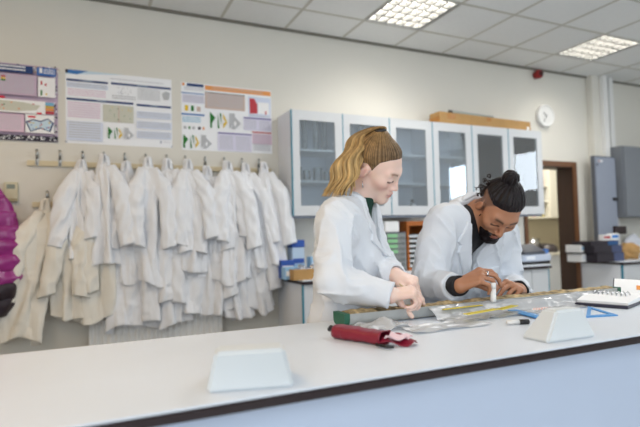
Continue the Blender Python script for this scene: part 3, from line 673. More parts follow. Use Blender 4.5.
def fold(th, z, rnd, amp, n=4):
    r = 0
    for k in range(n):
        r = r+rnd[k][0]*np.sin(rnd[k][1]*th+rnd[k][2]+rnd[k][3]*z)
    return amp*r
def coat_mesh(seed, L, w1, d1, sl, side_lean=0., open_front=True, zhem=.03):
    """drapery of a coat hanging by its neck loop; x along the wall, -y into the room, hook at the origin"""
    R = random.Random(seed); N = 120; T = 84
    rnd = [(R.uniform(.5, 1), R.choice([3, 4, 5, 6, 7, 9]), R.uniform(0, 6.3), R.uniform(-4, 4)) for _ in range(5)]
    th = np.linspace(0, 2*PI, N, endpoint=False)
    body = []
    for i in range(T):
        t = i/(T-1); z = -L*t
        e = min(1, t/.28); sh = e*e*(3-2*e)
        wx = .028+(w1*.72-.028)*sh+(w1*.28)*max(0, t-.28)/.72
        wy = .020+(d1*.8-.020)*sh+d1*.2*max(0, t-.28)/.72
        a = .04+.20*sh*(.55+.45*t)
        rr = 1+fold(th, t*2.2, rnd, a*.72)
        crease = np.abs(np.sin(2.5*th+rnd[0][2]+3*t)); rr = rr-.17*sh*(1-crease)**3
        cx = side_lean*t*L+.012*math.sin(5*t+rnd[1][2])
        x = cx+wx*rr*np.cos(th); y = -d1*.75*sh-.032-wy*rr*np.sin(th)*1.0
        zz = z+(zhem*(np.sin(2*th+rnd[2][2])+.5*np.sin(3*th+rnd[3][2])))*t**3
        zz = zz+np.where(t < .12, .0, 0)
        body.append(np.stack([x, np.minimum(y, -.006), zz], 1))
    B = np.array(body); P = B.reshape(-1, 3)
    D = (.005*noise(P*A3(1.6, 1.6, .45), 14, seed)+.0035*noise(P*A3(1, 1, .7), 26, seed+3)+.007*(1-2*np.abs(noise(P*A3(1, 1, .30), 16, seed+7)))+.0025*(1-2*np.abs(noise(P*A3(.6, .6, 1), 24, seed+8)))).reshape(T, N)
    env = np.clip(np.linspace(0, 1, T)/.12, 0, 1)[:, None]
    C = B.mean(1, keepdims=True); dirn = B-C; dirn[..., 2] = 0; dirn /= np.maximum(np.linalg.norm(dirn, axis=2, keepdims=True), 1e-6)
    B = B+dirn*(D*env)[..., None]; B[..., 1] = np.minimum(B[..., 1], -.006)
    mb = MB()
    c = B[-1].mean(0)
    rings = [c+(B[0]-B[0])*0+B[0]*0]
    inner = [B[-1]*0+(c+(B[-1]-c)*.985+A3(0, 0, .0)), c+(B[-1]-c)*.95+A3(0, 0, .02), c+(B[-1]-c)*.80+A3(0, 0, .09), c+(B[-1]-c)*.02+A3(0, 0, .10)]
    topc = B[0].mean(0)
    pre = [topc+(B[0]-topc)*.02+A3(0, 0, .012), topc+(B[0]-topc)*.6+A3(0, 0, .010)]
    G = np.concatenate([np.array(pre), B, np.array(inner)], 0)
    mb.grid(G, wrap=True)
    parts = [('coat_body', mb)]
    # collar: two folded flaps near the loop
    for s in (-1, 1):
        V = []
        for i in range(10):
            u = i/9; row = []
            for j in range(8):
                v = j/7; ang = s*(.25+1.15*u)
                rad = .024+.020*v+.010*u
                row.append((side_lean*.05+rad*math.sin(ang)*.95, -.04-rad*math.cos(ang)*.9-.012*math.sin(v*3), .004-.075*v-.045*u*v-.02*u+.006*math.sin(6*u+seed)))
            V.append(row)
        V = np.array(V); Vb = V+A3(0, .006, -.003)
        m2 = MB(); m2.grid(V); m2.grid(Vb[::-1])
        e1 = np.stack([V[:, -1], Vb[:, -1]], 1); m2.grid(e1); e1 = np.stack([V[-1], Vb[-1]], 1); m2.grid(e1); e1 = np.stack([V[0], Vb[0]], 1); m2.grid(e1)
        parts.append(('collar', m2))
    # sleeves
    for s, Ls, out, fwd in sl:
        n2 = 48; T2 = 52; V = []
        r2 = [(R.uniform(.5, 1), R.choice([2, 3, 4, 5]), R.uniform(0, 6.3), R.uniform(-9, 9)) for _ in range(5)]
        t2 = np.linspace(0, 2*PI, n2, endpoint=False)
        for i in range(T2):
            t = i/(T2-1)
            px = s*(.035+w1*.62*min(1, t*2.6)**.8+out*t)+side_lean*L*t*.7; py = -.05-d1*(1.05+.25*math.sin(2.2*t))*min(1, .35+t*2.6)-fwd*t; pz = -.095-Ls*t
            rad = (.030+.030*min(1, t*4))*(1-.10*t)
            rr_ = 1+fold(t2, t*3, r2, .055)+.035*math.sin(t*30+r2[0][2])*math.exp(-((t-.45)/.28)**2)
            V.append(np.stack([px+rad*1.10*rr_*np.cos(t2+.4*s), py-rad*.72*rr_*np.sin(t2+.4*s), pz+.016*np.cos(t2)*s+0*t2], 1))
        V = np.array(V); P = V.reshape(-1, 3)
        V = V+((.0035*noise(P*A3(1, 1, .6), 30, seed+11)+.006*(1-2*np.abs(noise(P*A3(1, 1, .45), 18, seed+13)))).reshape(T2, n2))[..., None]*A3(.7, -1, .2)
        V[..., 1] = np.minimum(V[..., 1], -.008)
        c = V[-1].mean(0); c0 = V[0].mean(0)
        G = np.concatenate([[c0+(V[0]-c0)*.02], V, [c+(V[-1]-c)*.93+A3(0, 0, .003)], [c+(V[-1]-c)*.8+A3(0, 0, .05)], [c+(V[-1]-c)*.02+A3(0, 0, .055)]], 0)
        m2 = MB(); m2.grid(G, wrap=True); parts.append(('sleeve', m2))
    return parts
def hang_coat(seed, label, loc, L, w1, d1, sl, lean=0., m=None, group='white laboratory coats on the coat rails', hem=.03):
    t = thing('lab_coat', label, 'lab coat', loc, 0, group)
    for nm, mb in coat_mesh(seed, L, w1, d1, sl, lean, True, hem): mb.build(nm, m or M_coat, t)
    return t
up = [  # length, half width, depth, sleeves (side, length, outward, forward)
    (.74, .105, .075, [(-1, .56, .02, .02), (1, .50, .01, .03)], -.10), (.84, .095, .085, [(1, .60, .05, .04)], .02), (.92, .11, .075, [(-1, .58, .01, .02)], .00), (.98, .125, .09, [(-1, .60, .0, .03), (1, .62, .02, .03)], .02),
    (.98, .11, .085, [(1, .66, .0, .05)], .0), (.90, .115, .085, [(-1, .60, .0, .02), (1, .55, .03, .04)], .02), (.94, .12, .08, [(-1, .62, .01, .05), (1, .60, .01, .03)], .02), (1.0, .125, .085, [(-1, .58, .0, .02), (1, .64, .04, .04)], .03),
    (.86, .11, .085, [(-1, .55, .0, .04), (1, .60, .04, .03)], .10), (.92, .12, .085, [(1, .62, .03, .02)], .06)]
ordn = ['first', 'second', 'third', 'fourth', 'fifth', 'sixth', 'seventh', 'eighth', 'ninth']
for i, (L, w1, d1, sl, lean) in enumerate(up):
    lab = 'white lab coat on the upper rail, '+(ordn[i]+' from the left' if i < 9 else 'rightmost one nearest the glass cabinets')
    dz = [0.02, .065, .02, .055, .055, .05, .005, .05, .045, .05][i]
    hang_coat(20+i, lab, (tX[i], YW-.070-.035*(i % 2), HZ1-.02+dz), L, w1, d1, sl, lean)
low = [(1.00, .13, .075, [(-1, .62, .03, .0), (1, .60, .0, .02)], -.16), (.86, .12, .07, [(1, .6, .0, .02)], .0), (.90, .13, .075, [(-1, .62, .0, .02)], .0), (.97, .14, .075, [], .02), (.95, .13, .075, [(1, .7, .02, .02)], .0), (.98, .14, .075, [], .0), (.90, .13, .075, [(-1, .72, .0, .02)], .0), (.92, .13, .075, [(1, .7, .0, .02)], .02), (.97, .12, .07, [], .05), (.93, .12, .07, [(1, .66, .03, .02)], .06)]
for i, (L, w1, d1, sl, lean) in enumerate(low):
    lab = 'creased lab coat alone at the left end of the lower rail' if i == 0 else 'white lab coat on the lower rail, '+ordn[i]+' from the left, under the upper coats' if i < 9 else 'white lab coat on the lower rail nearest the base cabinets'
    hang_coat(60+i, lab, (loX[i], YW-.072, HZ0-.025+.03), L, w1, d1, sl, lean, M_coat2 if i < 3 else None)

# ================================================================ purple padded jacket
M_pur = mat('shiny_purple_nylon', (146, 34, 122), .28, .12, 9, .5, 26, spec=.7)
M_purd = mat('dark_nylon', (40, 26, 36), .5, .1, 9)
jx = atY(-11, 230, 4.2)[0]; jz = atY(0, 186, 4.2)[2]
t = thing('padded_jacket', 'shiny purple padded jacket with dark lower edge at the left picture edge', 'jacket', (jx, YW, jz))
def puff(mb, z0, z1, wx0, wx1, dy, n=48, T=14, sd=0, cy=-.185):
    V = []; th = np.linspace(0, 2*PI, n, endpoint=False)
    for i in range(T):
        t_ = i/(T-1); b = math.sin(PI*min(max(t_, .02), .98))**.5
        wx = wx0+(wx1-wx0)*t_; rr = .90+.10*b
        V.append(np.stack([wx*rr*np.cos(th), cy-dy*rr*np.sin(th), np.full(n, z0+(z1-z0)*t_)], 1))
    V = np.array(V); P = V.reshape(-1, 3); V = V+(.010*noise(P, 22, sd)+.012*(1-2*np.abs(noise(P*A3(1, 1, .6), 15, sd+5)))).reshape(T, n, 1)*A3(.6, -.8, 0)
    V[..., 1] = np.minimum(V[..., 1], -.012)
    c0 = V[0].mean(0); c1 = V[-1].mean(0)
    mb.grid(np.concatenate([[c0+(V[0]-c0)*.02], V, [c1+(V[-1]-c1)*.02]], 0), wrap=True)
jb = MB(); zs = [0, -.09, -.19, -.29, -.39, -.49, -.59, -.68]; ws = [.05, .115, .165, .195, .215, .222, .215, .205]
for i in range(7): puff(jb, zs[i]+.006, zs[i+1]-.006, ws[i], ws[i+1], .06+.012*i, sd=i)
jb.build('jacket_body', M_pur, t)
jb = MB(); puff(jb, -.68, -.79, .20, .18, .13, sd=31); puff(jb, -.785, -.91, .18, .12, .12, sd=32); jb.build('dark_hem', M_purd, t)
MB().tube([(0, -.15, .0), (0, -.09, .035), (0, -.045, .018)], .006, 8).build('hanging_loop', M_purd, t)
t2 = thing('wall_hook', 'metal wall hook holding the purple jacket', 'hook', (jx, YW, jz))
m_ = MB(); m_.box((-.015, -.006, -.03), (.015, -.0005, .05), 0, .002); m_.tube([(0, -.006, .0), (0, -.04, -.005), (0, -.05, .02)], .005, 8); m_.build('hook_plate', M_metal, t2)

# ================================================================ on the left worktop
def pb(x0, y0, x1, y1, Y):
    a = atY(x0, (y0+y1)/2, Y); b = atY(x1, (y0+y1)/2, Y); return a[0], b[0], atY((x0+x1)/2, y1, Y)[2], atY((x0+x1)/2, y0, Y)[2]
zt = ZL+.0005
x0, x1, _, z1 = pb(296, 264, 316, 277, 3.82)
t = thing('cardboard_tray', 'open cardboard tray of foil wraps on the worktop beside the woman', 'tray', ((x0+x1)/2, 3.86, zt))
w2 = (x1-x0)/2+.04; h_ = .085
m_ = MB(); m_.box((-w2, -.09, 0), (w2, .09, .004)); m_.box((-w2, -.09, .004), (w2, -.086, h_)); m_.box((-w2, .086, .004), (w2, .09, h_)); m_.box((-w2, -.086, .004), (-w2+.004, .086, h_)); m_.box((w2-.004, -.086, .004), (w2, .086, h_)); m_.build('tray_body', M_card, t)
M_foil = mat('crumpled_foil', (186, 190, 200), .25, .2, 40, metal=.9)
rf = random.Random(2)
for i in range(8):
    bm = bmesh.new(); bmesh.ops.create_icosphere(bm, subdivisions=2, radius=.034)
    for v in bm.verts: v.co *= rf.uniform(.75, 1.15)
    o = MB().bm(bm).build('foil_ball', M_foil, loc=((x0+x1)/2-w2+.045+.058*(i % 4), 3.82+.075*(i//4), zt+.062+.02*(i % 2)))
    tag(o, 'crumpled foil wrap in the cardboard tray beside the woman', 'foil', 'foil wraps in the cardboard tray')
x0, x1, z0, z1 = pb(292, 240, 305, 266, 4.05)
t = thing('pipette_tip_box', 'tall clear and blue plastic pack standing behind the cardboard tray', 'pack', (x0, 4.05, zt)); Wd = x1-x0
MB().box((0, 0, 0), (Wd, .12, (z1-zt)*.35), 0, .004).build('base', M_lblue, t); MB().box((0.004, .004, (z1-zt)*.35+.0005), (Wd-.004, .116, (z1-zt)*.80), 0, .004).build('clear_body', mat('frosted_blue_plastic', (186, 208, 230), .3), t)
MB().box((0, 0, (z1-zt)*.8+.0005), (Wd, .12, z1-zt), 0, .004).build('lid', M_blue, t)
MB().box((.01, -.002, (z1-zt)*.38), (Wd-.01, 0.0035, (z1-zt)*.5)).build('print_band', M_blue, t)
x0, x1, z0, z1 = pb(281, 258, 293, 270, 3.95)
for k, (dx, y, h, c) in enumerate([(0, 3.86, .10, M_lblue), (.02, 4.0, .15, M_blue), (.30, 4.02, .17, M_lblue)]):
    t = thing('reagent_pack', ['low pale blue carton at the left end of the worktop', 'dark blue carton at the left end of the worktop, behind the pale one', 'pale blue carton between the tall pack and the woman'][k], 'carton', (x0+dx, y, zt), 0, 'blue cartons on the worktop')
    MB().box((0, 0, 0), (.12, .09, h), 0, .004).build('carton_body', c, t); MB().box((.01, -.0012, h*.3), (.11, -.0002, h*.7)).build('paper_label', M_paper, t)
# ---------------- drawer cabinet and slide rack between the two people
x0, x1, _, z1 = pb(386, 232, 407, 268, 4.02)
t = thing('drawer_cabinet', 'small grey drawer cabinet with green drawer labels between the two people', 'drawer cabinet', (x0, 4.02, zt)); Wd = x1-x0; Hd = z1-zt
MB().box((0, .012, 0), (Wd, .26, Hd), 0, .003).build('case', M_cabd, t)
M_green = mat('green_label', (134, 190, 140), .6)
for k in range(7):
    za = .012+(Hd-.02)*k/7; zb_ = .012+(Hd-.02)*(k+1)/7-.006
    d_ = MB().box((.008, -.002, za), (Wd-.008, .0115, zb_), 0, .002).build('drawer', mat('grey_drawer_paint', (132, 136, 136), .5), t)
    if k >= 3: MB().box((.02, -.004, za+.008), (Wd*.55, -.0022, zb_-.004)).build('green_label', M_green, d_)
    MB().box((Wd*.72, -.012, (za+zb_)/2-.004), (Wd*.86, -.0022, (za+zb_)/2+.004), 0, .002).build('handle', M_metal, d_)
o = MB().box((x0+.01, 4.04, zt+Hd+.0005), (x0+Wd*.72, 4.2, zt+Hd+.10), 0, .006).build('polystyrene_box', M_paper); tag(o, 'plain white box sitting on top of the grey drawer cabinet', 'box')
x0, x1, _, z1 = pb(407.5, 221, 428, 268, 4.05)
t = thing('slide_rack', 'orange wooden rack of stacked trays beside the man\'s shoulder', 'rack', (x0, 4.05, zt)); Wd = x1-x0; Hd = z1-zt
m_ = MB(); m_.box((0, 0, 0), (.022, .24, Hd)); m_.box((Wd-.022, 0, 0), (Wd, .24, Hd)); m_.box((.022, 0, Hd-.045), (Wd-.022, .24, Hd)); m_.box((.022, 0, 0), (Wd-.022, .24, .02)); m_.box((.022, .225, .02), (Wd-.022, .24, Hd-.045)); m_.build('frame', M_orange, t)
for k in range(7):
    z = .03+(Hd-.14)*k/7; d_ = MB().box((.024, .006, z), (Wd-.024, .22, z+.026), 0, .002).build('tray', M_white, t)
    MB().box((.026, .001, z+.027), (Wd-.026, .22, z+.033)).build('dark_slot', mat('dark_green_plastic', (40, 62, 58), .5), d_)
# ---------------- instrument at the right end of the worktop
x0, x1, _, z1 = pb(516, 243, 545, 265, 3.95)
t = thing('bench_instrument', 'white bench instrument with dark sloping lid at the worktop end beside the man', 'instrument', (x0, 3.85, zt)); Wd = x1-x0-.02
MB().box((.01, .01, 0), (Wd-.01, .26, .03), 0, .003).build('dark_base', M_black, t)
MB().box((0, 0, .0305), (Wd, .27, .105), 0, .008).build('housing', mat('pale_blue_plastic', (196, 206, 222), .4), t)
m_ = MB(); m_.prism([(.0, .1055), (.27, .1055), (.27, .20), (.16, .205), (0, .13)], .01, Wd*.78, 0); m_.build('lid', mat('charcoal_plastic', (70, 74, 84), .4), t)
MB().box((Wd*.80, .02, .1055), (Wd*.97, .2, .15), 0, .005).build('blue_knob_panel', mat('mid_blue_plastic', (70, 120, 190), .4), t)
MB().box((.04, -.003, .05), (Wd*.4, -.0002, .085)).build('control_panel', M_grey, t)
# ---------------- kitchen niche seen through the doorway
KY = 5.55
x0, x1, z0, z1 = pb(532, 166, 561, 218, KY)
t = thing('kitchen_wall_cupboard', 'cream wall cupboard in the room beyond the doorway', 'cupboard', (x0-.6, KY, z0)); o_ = (x0-.6, KY, z0)
xs = atY(549.8, 200, KY)[0]
MB().box((xs, KY+.021, z0), (x1+.8, KY+.35, z1+.2), 0, .003).build('body', M_cream, t, o_)
MB().box((xs+.004, KY, z0+.005), (xs+.40, KY+.02, z1+.19), 0, .004).build('door', M_cream, t, o_); MB().box((xs+.408, KY, z0+.005), (xs+.80, KY+.02, z1+.19), 0, .004).build('door', M_cream, t, o_)
m_ = MB(); xb = xs-.5; m_.box((xb, KY+.02, z0), (xs-.001, KY+.35, z0+.02)); m_.box((xb, KY+.33, z0+.02), (xs-.001, KY+.35, z1+.2)); m_.box((xb, KY+.02, z0+.02), (xb+.02, KY+.33, z1+.2)); 
for k in (1, 2): m_.box((xb+.02, KY+.03, z0+.24*k), (xs-.001, KY+.33, z0+.24*k+.018))
m_.build('open_shelves', M_cream, t, o_)
cols = [(190, 170, 40), (60, 60, 70), (170, 60, 50), (80, 110, 90), (214, 206, 190), (50, 60, 90)]
for k in range(3):
    for i in range(4):
        o = MB().box((xs-.40+.085*i, KY+.05, z0+.24*k+.0205), (xs-.33+.085*i, KY+.25, z0+.24*k+.14+.02*((i+k) % 3)), 0, .003).build('food_packet', mat('packet_%d' % ((i*2+k) % 6), cols[(i*2+k) % 6], .6))
        tag(o, 'packet on the '+['lowest', 'middle', 'top'][k]+' open shelf beyond the doorway, '+['leftmost', 'second from the left', 'third from the left', 'rightmost'][i], 'packet', 'packets on the open shelves beyond the doorway')
zk = atY(545, 253, 5.3)[2]
t = thing('kitchen_worktop', 'cream kitchen counter in the room beyond the doorway', 'worktop', (6.0, 5.5, 0)); o_ = (6.0, 5.5, 0)
MB().box((4.9, 5.2, zk-.035), (7.6, 6.1, zk), 0, .004).build('counter_top', M_cream, t, o_)
MB().box((4.92, 5.24, 0), (7.58, 6.08, zk-.036)).build('front', M_grey, t, o_)
struct(MB().box((4.0, 6.1, 0), (XR, 6.12, z0)).build('splashback', mat('beige_tile', (216, 206, 182), .4)))
c = atY(533, 245, 5.5); 
t = thing('steel_kettle', 'steel kettle with black handle on the counter beyond the doorway', 'kettle', (c[0], 5.5, zk+.0005))
MB().lathe([(.085, 0), (.088, .01), (.075, .14), (.05, .19), (.012, .20), (.01, .215)], n=24).build('kettle_body', M_chrome, t)
MB().tube([(.06, 0, .17), (.12, 0, .20), (.14, 0, .13), (.085, 0, .05)], .011, 8).build('handle', M_black, t)
MB().tube([(-.07, 0, .10), (-.11, 0, .15)], [.022, .012], 10).build('spout', M_chrome, t)
c = atY(546, 245, 5.45)
t = thing('saucepan', 'dark pan lying upturned on the counter beyond the doorway', 'pan', (c[0]+.02, 5.45, zk+.0005))
MB().lathe([(.15, 0), (.155, .02), (.13, .09), (.08, .125), (.02, .13)], n=28).build('pan_body', mat('dark_enamel', (60, 54, 56), .3), t)
MB().tube([(-.13, -.02, .10), (-.22, -.04, .16), (-.30, -.05, .20)], .014, 8).build('handle', M_metal, t)

# ================================================================ on the right worktop
zr = ZR+.0005
def carton(name, label, px, Y, dpt, m, cat='box', grp=None, z=None, extra=None):
    x0, x1, z0, z1 = pb(*px, Y); z = zr if z is None else z
    t = thing(name, label, cat, (x0, Y, z), 0, grp)
    h = z1-z0; MB().box((0, 0, 0), (x1-x0, dpt, h), 0, .004).build('box_body', m, t)
    if extra: extra(t, x1-x0, h)
    return z+h+.0005
M_bbox = mat('dark_box_file', (40, 34, 44), .5); M_nav = mat('slate_blue_box', (72, 82, 116), .5)
def half(c):
    def fn(t, w, h): MB().box((w*.62, -.0015, .003), (w-.002, -.0002, h-.003)).build('coloured_label', c, t)
    return fn
G_ = 'dark boxes stacked on the right worktop'
z = carton('archive_box', 'lowest of the three stacked dark boxes on the right worktop', (597, 250, 624, 259, ), 3.86, .25, M_bbox, 'box', G_, None, half(M_nav))
z = carton('archive_box', 'middle of the three stacked dark boxes on the right worktop', (594, 243, 622, 250.2), 3.87, .25, M_bbox, 'box', G_, z, half(M_nav))
z3 = carton('archive_box', 'topmost of the three stacked dark boxes, a blue label on its end', (591, 239, 618, 243.6), 3.88, .25, M_bbox, 'box', G_, z, half(mat('petrol_blue_label', (42, 88, 140), .5)))
def lblk(c):
    def fn(t, w, h): MB().box((w*.1, -.0015, h*.35), (w*.9, -.0002, h*.75)).build('paper_label', c, t)
    return fn
carton('sample_carton', 'small white and red carton on top of the stacked dark boxes', (603, 233, 611, 239), 3.95, .06, M_paper, 'carton', None, z3, lblk(mat('faded_red_print', (190, 90, 90), .6)))
carton('sample_carton', 'small blue and white carton on top of the stacked dark boxes', (611.5, 232, 619, 239), 3.95, .06, M_paper, 'carton', None, z3, lblk(mat('bright_blue_print', (50, 130, 210), .6)))
z = carton('paper_carton', 'lower of two white cartons right beside the door frame', (583, 251, 600, 258), 3.84-.0, .2, M_paper, 'carton', 'white cartons beside the door frame', None, lblk(M_grey)) if False else None
x0, x1, z0, z1 = pb(582, 250, 596, 258.5, 4.0)
t = thing('paper_carton', 'lower of two white cartons right beside the door frame', 'carton', (x0, 4.0, zr), 0, 'white cartons beside the door frame'); MB().box((0, 0, 0), (x1-x0-.02, .2, z1-z0), 0, .004).build('box_body', M_paper, t); lblk(M_grey)(t, x1-x0-.02, z1-z0)
t = thing('paper_carton', 'upper of two white cartons right beside the door frame', 'carton', (x0-.02, 4.0, zr+z1-z0+.0125), 0, 'white cartons beside the door frame'); MB().box((0, 0, 0), (x1-x0-.04, .2, z1-z0-.012), 0, .004).build('box_body', M_paper, t); lblk(M_lblue)(t, x1-x0-.04, z1-z0-.01)
o = MB().box((x0-.03, 3.985, zr+z1-z0+.0005), (x1, 4.2, zr+z1-z0+.012), 0, .002).build('dark_folder', M_bbox); tag(o, 'flat dark folder lying between the two white cartons', 'folder')
x0, x1, z0, z1 = pb(619.5, 226, 632, 234, 4.03)
x0 += .02
t = thing('dark_case', 'dark brown case hanging below the grey wall cupboard', 'case', (x0, YW, z0)); MB().box((0, -.24, 0), (x1-x0, -.001, z1-z0), 0, .006).build('case_body', mat('dark_brown_plastic', (48, 34, 36), .5), t); MB().box((.02, -.2425, .02), (x1-x0-.02, -.2402, .03)).build('seam', M_black, t)
# crumpled brown paper bag and white plastic sack
def lump(name, label, cat, c, r, m, seed, amp=.02, f=12, op=.9):
    fn = lambda P: np.maximum(ell(P, c, r), c[2]-r[2]*.8-P[:, 2])+amp*noise(P, f, seed)+amp*.6*(1-2*np.abs(noise(P, f*1.7, seed+3)))
    o = sdf_part(name, fn, A3(*c)-A3(*r)-.05, A3(*c)+A3(*r)+.05, .009, m, None, (0, 0, 0), smooth=1)
    return tag(o, label, cat)
c = atY(629, 252, 3.98)
lump('paper_bag', 'crumpled brown paper bag on the right worktop beside the dark boxes', 'bag', (c[0]+.06, 4.02, zr+.085), (.15, .09, .12), M_card, 5)
c = atY(633, 240, 4.18)
lump('plastic_sack', 'crumpled white plastic sack behind the brown paper bag', 'bag', (c[0]+.06, 4.215, zr+.135), (.20, .05, .15), mat('white_polythene', (222, 224, 232), .35), 9)
c = atY(637.5, 232, 4.0)
MBt = thing('spray_bottle', 'white bottle with a pink cap at the right picture edge', 'bottle', (c[0]+.045, 3.90, zr))
MB().lathe([(.03, 0), (.034, .01), (.034, .15), (.014, .19), (.014, .20)], n=18).build('bottle_body', M_plastic, MBt); MB().lathe([(.018, .2005), (.017, .26), (.006, .27)], n=16).build('cap', mat('pink_cap', (222, 96, 140), .4), MBt)

# ================================================================ on the main bench
pedestal('white sloping bench pedestal at the front edge, left of the red pencil case', ((206, 394), (295, 387.5)), ((215, 352.5), (285, 349)), .072)
pedestal('white sloping bench pedestal at the front edge, in front of the set square', ((547, 344), (597, 337)), ((554, 310.5), (586, 308.5)), .072, .085, .045)
# core tray
M_tray = mat('galvanised_core_tray', (172, 174, 172), .55, .12, 20, .2, 60, metal=.2)
M_core = mat('sediment_core', (178, 156, 116), .9, .8, 42, .9, 70)
TXa, TXb = .690, 1.90; zt = ZB+.0006
t = thing('core_tray', 'long grey half pipe tray holding a split sediment core in front of the two people', 'core tray', (TXa, 1.360, zt)); o_ = (TXa, 1.360, zt)
th = np.linspace(PI, 2*PI, 17); LX = np.linspace(TXa, TXb, 60)
sg = lambda v, p: math.copysign(abs(v)**p, v)
def half_pipe(r, zc, y=1.360): return np.array([[(x, y+(r-.011)*sg(math.cos(a), .45), zc+(r-.010)*sg(math.sin(a), .45)) for a in th] for x in LX])
m_ = MB(); V = half_pipe(.046, zt+.036); Vi = half_pipe(.042, zt+.036); m_.grid(V); m_.grid(Vi)
m_.grid(np.stack([V[:, 0], Vi[:, 0]], 1)); m_.grid(np.stack([V[:, -1], Vi[:, -1]], 1)); m_.grid(np.stack([V[0], Vi[0]], 1)); m_.grid(np.stack([V[-1], Vi[-1]], 1))
m_.build('half_pipe', M_tray, t, o_)
e = MB(); e.prism([(1.360+.0375*sg(math.cos(a), .45), zt+.038+.0375*sg(math.sin(a), .45)) for a in th], TXa-.006, TXa+.012, 0); e.build('green_end_cap', mat('dark_green_cap', (34, 92, 70), .45), t, o_)
e = MB(); e.prism([(1.360+.0375*sg(math.cos(a), .45), zt+.038+.0375*sg(math.sin(a), .45)) for a in th], TXb-.012, TXb+.006, 0); e.build('green_end_cap', mat('dark_green_cap', (34, 92, 70), .45), t, o_)
# the core surface
cg = []
for x in np.linspace(TXa+.016, TXb-.016, 150):
    cg.append([(x, 1.360+.0305*s, zt+.033+.007*(1-s*s)) for s in np.linspace(-1, 1, 14)])
cg = np.array(cg); P = cg.reshape(-1, 3); cg[..., 2] += (.005*noise(P, 30, 1)+.003*noise(P, 80, 2)).reshape(cg.shape[:2])
bt = cg.copy(); bt[..., 2] = zt+.0055
m_ = MB(); m_.grid(cg); m_.grid(bt[::-1])
for k in (0, -1): m_.grid(np.stack([cg[:, k], bt[:, k]], 1)); m_.grid(np.stack([cg[k], bt[k]], 1))
m_.build('sediment', M_core, t, o_)
# clear film over and in front of the tray
def sheet(name, label, cat, xs, ys, zf, m, amp, f, seed, thick=.0012):
    V = np.array([[(x, y, zf(x, y)) for y in ys] for x in xs]); P = V.reshape(-1, 3)
    V[..., 2] += np.abs(amp*noise(P*A3(1, 1, 0), f, seed)+amp*.8*(1-2*np.abs(noise(P*A3(.5, 1.2, 0), f*1.5, seed+4)))).reshape(V.shape[:2])
    b = V.copy(); b[..., 2] -= thick; b[..., 2] = np.maximum(b[..., 2], ZB+.0004); V[..., 2] = np.maximum(V[..., 2], b[..., 2]+.0005)
    mb = MB(); mb.grid(V); mb.grid(b[::-1])
    for k in (0, -1): mb.grid(np.stack([V[:, k], b[:, k]], 1)); mb.grid(np.stack([V[k], b[k]], 1))
    o = mb.build(name, m); return tag(o, label, cat)
sm = lambda a, b, x: (lambda t_: t_*t_*(3-2*t_))(min(1, max(0, (x-a)/(b-a))))
sheet('plastic_film', 'crumpled clear plastic film spread along the front of the core tray', 'plastic film', np.linspace(.98, 1.80, 130), np.linspace(1.205, 1.321, 26), lambda x, y: ZB+.002+.030*sm(1.27, 1.321, y), M_film, .006, 26, 3)
sheet('plastic_bag', 'flat clear plastic bag lying in front of the yellow scale bars', 'plastic bag', np.linspace(.80, 1.06, 50), np.linspace(1.13, 1.222, 24), lambda x, y: ZB+.003, sheer('cloudy_polythene', (246, 248, 250), .62, .5, .3), .0045, 22, 8)
sheet('plastic_wrap', 'crumpled clear wrap heaped behind the red pencil case', 'plastic film', np.linspace(.70, .84, 44), np.linspace(1.205, 1.316, 30), lambda x, y: ZB+.003+.020*math.exp(-((x-.77)/.04)**2-((y-1.26)/.03)**2), M_film, .009, 34, 12)
# yellow scale bars taped along the core
M_yel = mat('yellow_card', (226, 206, 62), .5)
def bar(name, label, cat, p0, p1, wd, h, m, grp=None, ends=None):
    p0 = A3(*p0); p1 = A3(*p1); L = np.linalg.norm(p1-p0); an = math.atan2(p1[1]-p0[1], p1[0]-p0[0])
    t = thing(name, label, cat, (p0[0], p0[1], p0[2]), an, grp)
    MB().box((0, -wd/2, 0), (L, wd/2, h), 0, min(.001, h*.3)).build('strip', m, t)
    return t, L
a = atZ(445, 311.5, ZB+.03); b = atZ(494, 306, ZB+.03)
for k, (xa, ya, xb, yb) in enumerate([(443, 311.5, 482, 307.0), (466, 315.5, 496, 310.0), (499, 310.5, 515, 306.5)]):
    p = atZ(xa, ya, ZB+.022); q = atZ(xb, yb, ZB+.022); p[2] = q[2] = ZB+.0245+.003*(k == 0)
    tt, L = bar('scale_strip', ['long thin yellow strip along the core tray under the man\'s hands', 'yellow strip in front of the white tube the man holds', 'short yellow strip at the right, near the blue ruler'][k], 'scale strip', p, q, [.012, .022, .024][k], .002, M_yel, 'yellow scale strips by the core')
    tk = MB()
    for i in range(int(L/.012)): tk.box((.004+.012*i, -.004, .0021), (.005+.012*i, .004, .0024))
    tk.build('scale_marks', M_black, tt)
# blue ruler, set square, marker pen, notes
M_bl = mat('sky_blue_plastic', (70, 148, 214), .4)
p = atZ(512, 311.5, ZB); q = atZ(541, 319, ZB); t, L = bar('plastic_ruler', 'short blue ruler lying on the bench right of the marker pen', 'ruler', (p[0], p[1], ZB+.004), (q[0], q[1], ZB+.004), .042, .003, M_bl)
tk = MB()
for i in range(int(L/.006)): tk.box((.002+.006*i, .010, .0031), (.003+.006*i, .0195, .0034))
tk.build('scale_marks', M_paper, t)
pts = [atZ(586, 318, ZB)[:2], atZ(618, 316, ZB)[:2], atZ(588, 307, ZB)[:2]]; c0 = sum(pts)/3
t = thing('set_square', 'blue triangular set square lying beside the ring binder', 'set square', (c0[0], c0[1], ZB+.0006))
bm = bmesh.new(); rings = []
for s in (1, .62):
    for z in (0, .003): rings.append([bm.verts.new((*(p_-c0)*s, z)) for p_ in pts])
o0, o1, i0, i1 = rings
